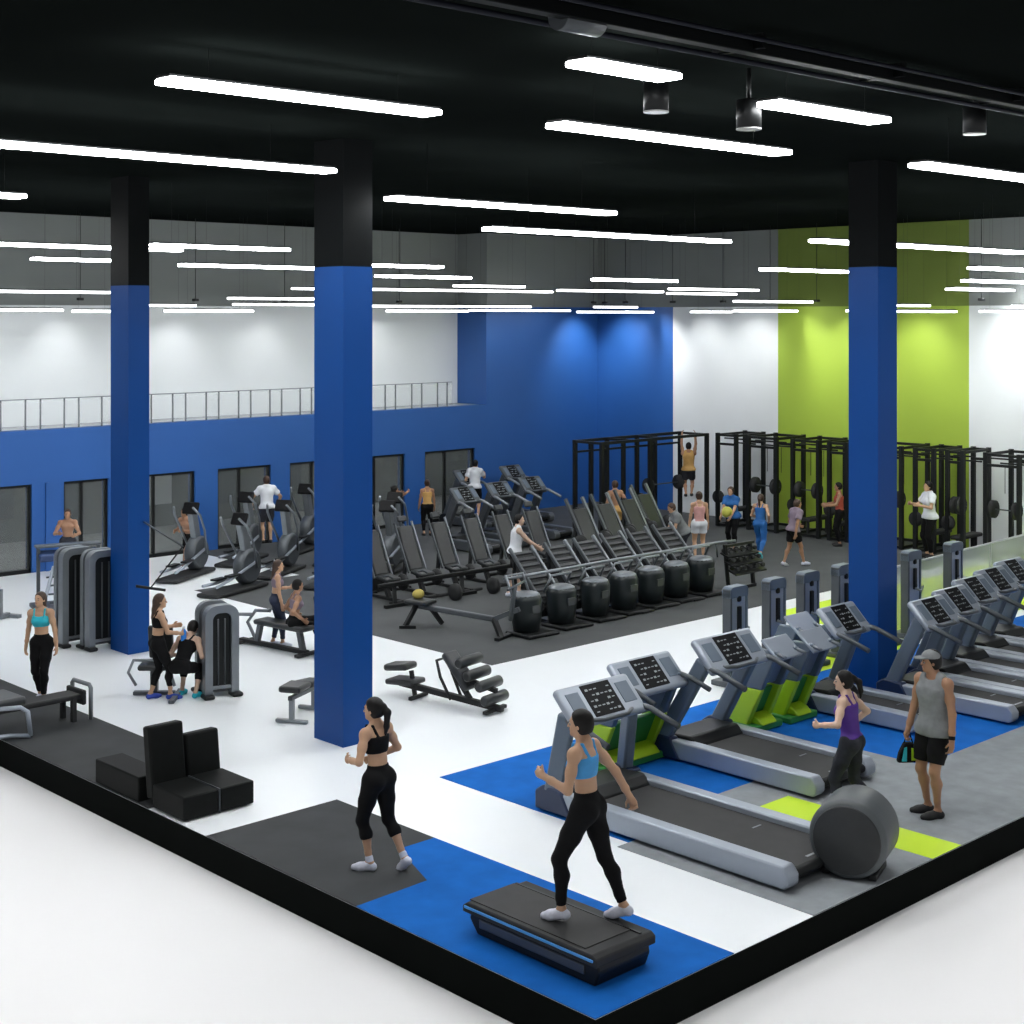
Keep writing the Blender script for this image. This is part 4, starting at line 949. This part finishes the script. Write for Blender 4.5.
# woman in black on the rubber mat
human('woman in black sports top and cropped leggings with a long ponytail, on the dark mat', (9.20, 11.62, .012), 8, 1.68,
      dict(pelvis=(0, .0, .925), lean=4, footL=(-.09, .03, .075), toeL=30, footR=(.13, -.24, .115), pitchR=38, toeR=-8, kneeR=(.15, 1, 0), handL=(-.22, .19, 1.10), elbowL=(-.9, -1, -.8), handR=(.13, .17, 1.06), elbowR=(1.4, -.7, -.2), head=18, gripL=.6, gripR=.6),
      [LEG(C_BLACK, .42), ('bra', C_BLACK, 0), ('socks', SHOE_W, 0), ('shoes', SHOE_W, 0), ('hair', HAIR, 'ponytail')], .0095)
# runner on the platform
human('woman running in sky blue sports top and long black leggings on the low black platform', (9.30, 8.86, .300), 12, 1.78,
      dict(pelvis=(0, 0, .93), lean=4, hipyaw=6, twist=-4, footL=(-.17, .14, .095), kneeL=(-.8, 1, .3), pitchL=8, toeL=4, footR=(.17, -.26, .085), kneeR=(.2, 1, 0), pitchR=14, toeR=6, handL=(-.24, .26, 1.18), elbowL=(-.4, -1, -1.2), handR=(.38, -.22, .90), elbowR=(.6, -1, .2), head=12, gripL=.8, gripR=.8),
      [LEG(C_BLACK, .90), ('bra', C_SKY, 0), ('shoes', SHOE_W, 0), ('hair', HAIR, 'short')], .0095)
# woman in purple
human('woman in purple tank top and charcoal leggings with a ponytail, between treadmill and drum', (13.76, 9.16, .012), 14, 1.63,
      dict(pelvis=(0, 0, .92), lean=7, footL=(-.1, .12, .075), footR=(.12, -.20, .10), pitchR=25, handL=(-.30, .26, 1.12), elbowL=(-.9, -.8, -.5), handR=(.26, .10, 1.02), elbowR=(1, -1, -.2), head=18, tail=(.05, -.03, .05), gripL=.8, gripR=.7),
      [LEG(C_CHAR, .9), ('tank', C_PURP, .0), ('shoes', SHOE_B, 0), ('hair', HAIR, 'ponytail')], .0095, SKIN_PALE)
# man in grey
_r, _j, _s = human('man in grey sleeveless shirt, black shorts and grey cap standing with a bag', (14.60, 8.66, .012), 84, 1.80,
      dict(lean=0, footL=(-.09, .05, .075), toeL=-25, footR=(.09, -.03, .075), toeR=-38, handL=(-.27, .06, .80), handR=(.27, .08, .82), head=-38, nod=2, gripL=.45, gripR=.9),
      [('shorts', C_BLACK, .80), ('tank', C_GREY, .05), ('shoes', SHOE_B, 0), ('cap', C_GREY, 0), ('watch', C_BLACK, 0), ('hair', HAIR, 'short')], .0095, SKIN_TAN, True)
h_ = at_world(_r, _j['h1'], _s)
bg_ = thing('shoe_bag', 'small black and lime bag hanging from the hand of the man in the cap', 'bag', (h_.x, h_.y, h_.z - .30), 50)
M().prism([(-.13, .0), (.13, 0), (.11, .10), (.05, .22), (-.05, .22), (-.11, .10)], -.045, .045, bev=.02).build('bag_body', C_BLACK, bg_)
M().prism([(-.09, .03), (-.02, .03), (-.02, .17), (-.05, .16)], .04, .052, bev=.004).prism([(-.09, .03), (-.02, .03), (-.02, .17), (-.05, .16)], -.052, -.04, bev=.004).build('lime_panel', LIMEP, bg_)
M().prism([(.03, .02), (.09, .02), (.06, .17), (.03, .18)], -.052, -.04, bev=.004).build('turquoise_panel', C_TURQ, bg_)
M().tube([(0, -.05, .21), (0, -.02, .30), (0, .02, .30), (0, .05, .21)], .008, 6).build('strap', C_BLACK, bg_)
# woman in turquoise
human('woman in turquoise sports top and black leggings walking towards the viewer at far left', (9.74, 20.0, .012), 132, 1.53,
      dict(lean=0, footL=(-.07, .10, .075), footR=(.06, -.10, .085), pitchR=12, handL=(-.26, .05, .84), handR=(.27, -.02, .82), head=-16, nod=-6, side=2),
      [LEG(C_BLACK, .88), ('bra', C_TURQ, 0), ('shoes', SHOE_W, 0), ('hair', HAIRB, 'long')], .0115)
# women at the arched machine
_r, _j, _s = human('woman with long hair in black tights holding a blue bottle by the arched machine', (10.97, 18.92, .012), -105, 1.50,
      dict(lean=2, pelvis=(0, 0, .92), footL=(-.08, -.10, .075), footR=(.10, .18, .075), toeR=-20, handL=(-.18, .30, 1.12), elbowL=(-.3, -1, -1), handR=(.12, .34, 1.05), elbowR=(.5, -1, -.6), head=-15),
      [LEG(C_BLACK, .66), ('bra', C_BLACK, 0), ('shoes', SHOE_BL, 0), ('hair', HAIRB, 'long')], .012)
h_ = at_world(_r, _j['h1'], _s)
bt = thing('water_bottle', 'blue and white bottle in the hand of the long haired woman by the machine', 'bottle', (h_.x + .02, h_.y, h_.z - .14))
M().lathe((0, 0, 0), [(.03, 0), (.04, .01), (.04, .15), (.036, .17), (.018, .20)]).build('bottle_body', mat('bottle_blue', (.02, .22, .75), .3), bt)
M().lathe((0, 0, .20), [(.02, 0), (.02, .035)], n=14).build('cap', C_WHITE, bt)
SIT = dict(pelvis=(0, 0, .55), footL=(-.16, .42, .075), footR=(.16, .42, .075))
human('woman in black top bent over on the seat beside the arched machine', (11.1, 18.6, .012), -60, 1.50,
      dict(SIT, pelvis=(0, .1, .56), lean=38, handL=(-.2, .48, .62), handR=(.22, .52, .60), nod=30, footL=(-.14, .40, .075), footR=(.16, .30, .075)),
      [LEG(C_BLACK, .5), ('tank', C_BLACK, 0), ('shoes', C_TURQ, 0), ('hair', HAIR, 'short')], .012, SKIN_PALE)
# pair at the press bench
human('woman in dusty top and dark leggings standing at the bench left of the front pillar', (14.15, 20.6, .012), -120, 1.42,
      dict(footL=(-.08, -.06, .075), footR=(.09, .12, .075), handL=(-.16, .28, 1.12), elbowL=(-.4, -1, -.8), handR=(.23, .10, .86), head=-8),
      [LEG(mat('cloth_navy', (.012, .02, .05), .7), .8), ('bra', C_LILAC, 0), ('shoes', SHOE_W, 0), ('hair', HAIRB, 'long')], .012)
human('person in black tights sitting on the press bench beside the front pillar', (14.05, 19.95, .012), -110, 1.50,
      dict(pelvis=(0, 0, .58), lean=6, footL=(-.14, .50, .16), footR=(.16, .48, .075), handL=(-.25, .12, .66), handR=(.27, .10, .66), head=10),
      [LEG(C_BLACK, .7), ('bra', C_LILAC, 0), ('shoes', SHOE_B, 0), ('hair', HAIR, 'short')], .012, SKIN_TAN)
# people further back
FR = .014
def far(label, u, v, yaw, H, pose, fit, skin=None, male=False, z=.012): return human(label, (u, v, z), yaw, H, pose, fit, FR, skin, male)
far('bare chested man on the machine behind the tall arched machines', 14.65, 28.9, 150, 1.45, dict(lean=12, handL=(-.2, .42, 1.1), handR=(.2, .42, 1.15), footL=(-.1, .1, .075), footR=(.12, -.1, .075)), [('shorts', C_CHAR, .8), ('shoes', SHOE_W, 0), ('hair', HAIRB, 'short')], SKIN_TAN, True)
far('tanned person in dark top lunging by the window right of the leftmost pillar', 17.2, 28.3, 110, 1.45, dict(pelvis=(0, 0, .80), lean=22, footL=(-.12, .42, .075), footR=(.12, -.36, .12), pitchR=30, handL=(-.2, .5, 1.0), handR=(.24, .3, .95)), [('shorts', C_BLACK, .7), ('shoes', SHOE_W, 0), ('hair', HAIR, 'short')], SKIN_TAN, True)
far('broad man in white T-shirt seen from behind at the ellipticals', 19.4, 28.6, -20, 1.52, dict(lean=4, handL=(-.34, .2, .95), handR=(.34, .2, .95), elbowL=(-1, -.5, 0), elbowR=(1, -.5, 0)), [('shorts', C_CHAR, .85), ('tshirt', C_WHITE, 0), ('shoes', SHOE_B, 0), ('hair', HAIRB, 'short')], None, True, .28)
far('slim person stretching an arm up on an elliptical left of the front pillar', 20.0, 26.6, -60, 1.48, dict(lean=4, handL=(-.1, .2, 1.95), elbowL=(-1, 0, 0), handR=(.2, .36, 1.1)), [LEG(C_CHAR, .8), ('bra', C_BLACK, 0), ('shoes', SHOE_W, 0), ('hair', HAIRB, 'short')], None, False, .2)
far('person in pale shorts reaching up just right of the front pillar', 22.15, 27.4, -100, 1.45, dict(lean=2, handL=(-.15, .3, 1.5), handR=(.2, .35, 1.55), footL=(-.1, .1, .075)), [('shorts', C_YEL, .8), ('tank', C_LILAC, 0), ('shoes', SHOE_W, 0), ('hair', HAIR, 'bun')], SKIN_TAN, False, .012)
far('person in tan top seen from behind near the seventh window', 23.95, 28.3, -30, 1.38, dict(lean=2, handL=(-.24, .12, .85), handR=(.25, .12, .85)), [LEG(C_BLACK, .8), ('tank', C_YEL, 0), ('shoes', SHOE_B, 0), ('hair', HAIRB, 'bun')], SKIN_TAN)
far('man in white T-shirt and black shorts on the dark treadmill by the blue wall', 25.95, 28.75, -60, 1.5, dict(lean=2, handR=(.15, .48, 1.25), elbowR=(.5, -.5, -1), handL=(-.26, .1, .9), head=-10), [('shorts', C_BLACK, .8), ('tshirt', C_WHITE, 0), ('shoes', SHOE_B, 0), ('hair', HAIR, 'short')], None, True, .22)
far('man in white tank top and black shorts beside the first stair machine', 20.1, 21.1, -125, 1.58, dict(lean=8, handR=(.1, .50, 1.0), handL=(-.2, .46, 1.0), footL=(-.1, .1, .075), footR=(.1, -.15, .075), head=-20), [('shorts', C_BLACK, .7), ('tank', C_WHITE, 0), ('shoes', SHOE_W, 0), ('hair', HAIR, 'short')], SKIN_PALE, True)
far('lean person in yellow bottoms before the blue wall under the rig', 26.4, 24.2, -20, 1.5, dict(lean=4, handL=(-.3, .1, .95), handR=(.32, .0, .9)), [('shorts', C_YEL, .6), ('shoes', SHOE_W, 0), ('hair', HAIRB, 'short')], SKIN_TAN, True)
far('person in light grey shirt bending forward among the machines', 25.0, 20.9, 60, 1.5, dict(lean=30, pelvis=(0, 0, .9), handL=(-.2, .45, .7), handR=(.2, .45, .7), nod=20), [LEG(C_CHAR, .8), ('tshirt', C_GREY, 0), ('shoes', SHOE_W, 0), ('hair', HAIRB, 'short')])
far('person in pink top with white shorts in the aisle behind the stair machines', 26.0, 21.3, -40, 1.52, dict(lean=2, handL=(-.24, .1, .85), handR=(.24, .1, .85)), [('shorts', C_WHITE, .5), ('tank', C_PINK, 0), ('shoes', SHOE_W, 0), ('hair', HAIRB, 'bun')])
far('person in blue top holding a yellow bundle near the racks', 27.6, 21.6, 100, 1.5, dict(lean=12, handL=(-.15, .42, .95), handR=(.15, .42, .9), footL=(-.1, .12, .075)), [LEG(C_BLACK, .8), ('tshirt', C_BLUE, 0), ('shoes', SHOE_B, 0), ('hair', HAIRB, 'short')])
tag(M().ball((27.25, 21.5, .95), (.14, .12, .13)).build('exercise_ball', mat('ball_yellow', (.5, .5, .08), .6)), 'yellowish ball held by the person in blue near the racks', 'ball')
far('person in blue leggings and navy top jogging in the open area', 27.3, 20.6, -70, 1.42, dict(lean=6, footL=(-.1, .22, .10), footR=(.1, -.30, .16), pitchR=35, handL=(-.2, .3, 1.05), handR=(.22, .1, 1.0), elbowR=(.5, -1, -.3)), [LEG(C_BLUE, .9), ('tank', C_BLUE, 0), ('shoes', mat('shoe_teal', (.05, .45, .5), .6), 0), ('hair', HAIRB, 'ponytail')])
far('man in lilac T-shirt and black shorts walking in the open area', 26.9, 19.4, -110, 1.45, dict(lean=12, footL=(-.1, -.22, .09), footR=(.1, .26, .075), pitchL=20, handL=(-.22, .3, 1.0), handR=(.26, -.1, .86), head=-5), [('shorts', C_BLACK, .7), ('tshirt', C_LILAC, 0), ('shoes', SHOE_W, 0), ('hair', HAIRB, 'short')], SKIN_TAN, True)
far('person hanging from the racks before the white wall panel', 30.2, 25.1, -50, 1.5, dict(lean=0, handL=(-.2, .15, 2.05), handR=(.2, .15, 2.05), elbowL=(-1, 0, 0), elbowR=(1, 0, 0), footL=(-.08, -.15, .2), footR=(.08, -.2, .22)), [('shorts', C_CHAR, .7), ('tank', C_YEL, 0), ('shoes', SHOE_B, 0), ('hair', HAIR, 'short')], SKIN_TAN, True, .65)
far('person in pale shirt standing inside the rack in front of the lime wall', 30.0, 17.9, 60, 1.72, dict(lean=2, handL=(-.2, .35, 1.2), handR=(.2, .35, 1.2)), [LEG(C_BLACK, .85), ('tshirt', C_WHITE, 0), ('shoes', SHOE_B, 0), ('hair', HAIR, 'short')], None, False)
far('person at the racks left of the right pillar in red top', 30.0, 20.3, 40, 1.5, dict(lean=2, handL=(-.2, .35, 1.1), handR=(.2, .35, 1.1)), [LEG(C_BLACK, .85), ('tank', mat('cloth_red', (.35, .06, .03), .7), 0), ('shoes', SHOE_B, 0), ('hair', HAIR, 'short')], SKIN_TAN)
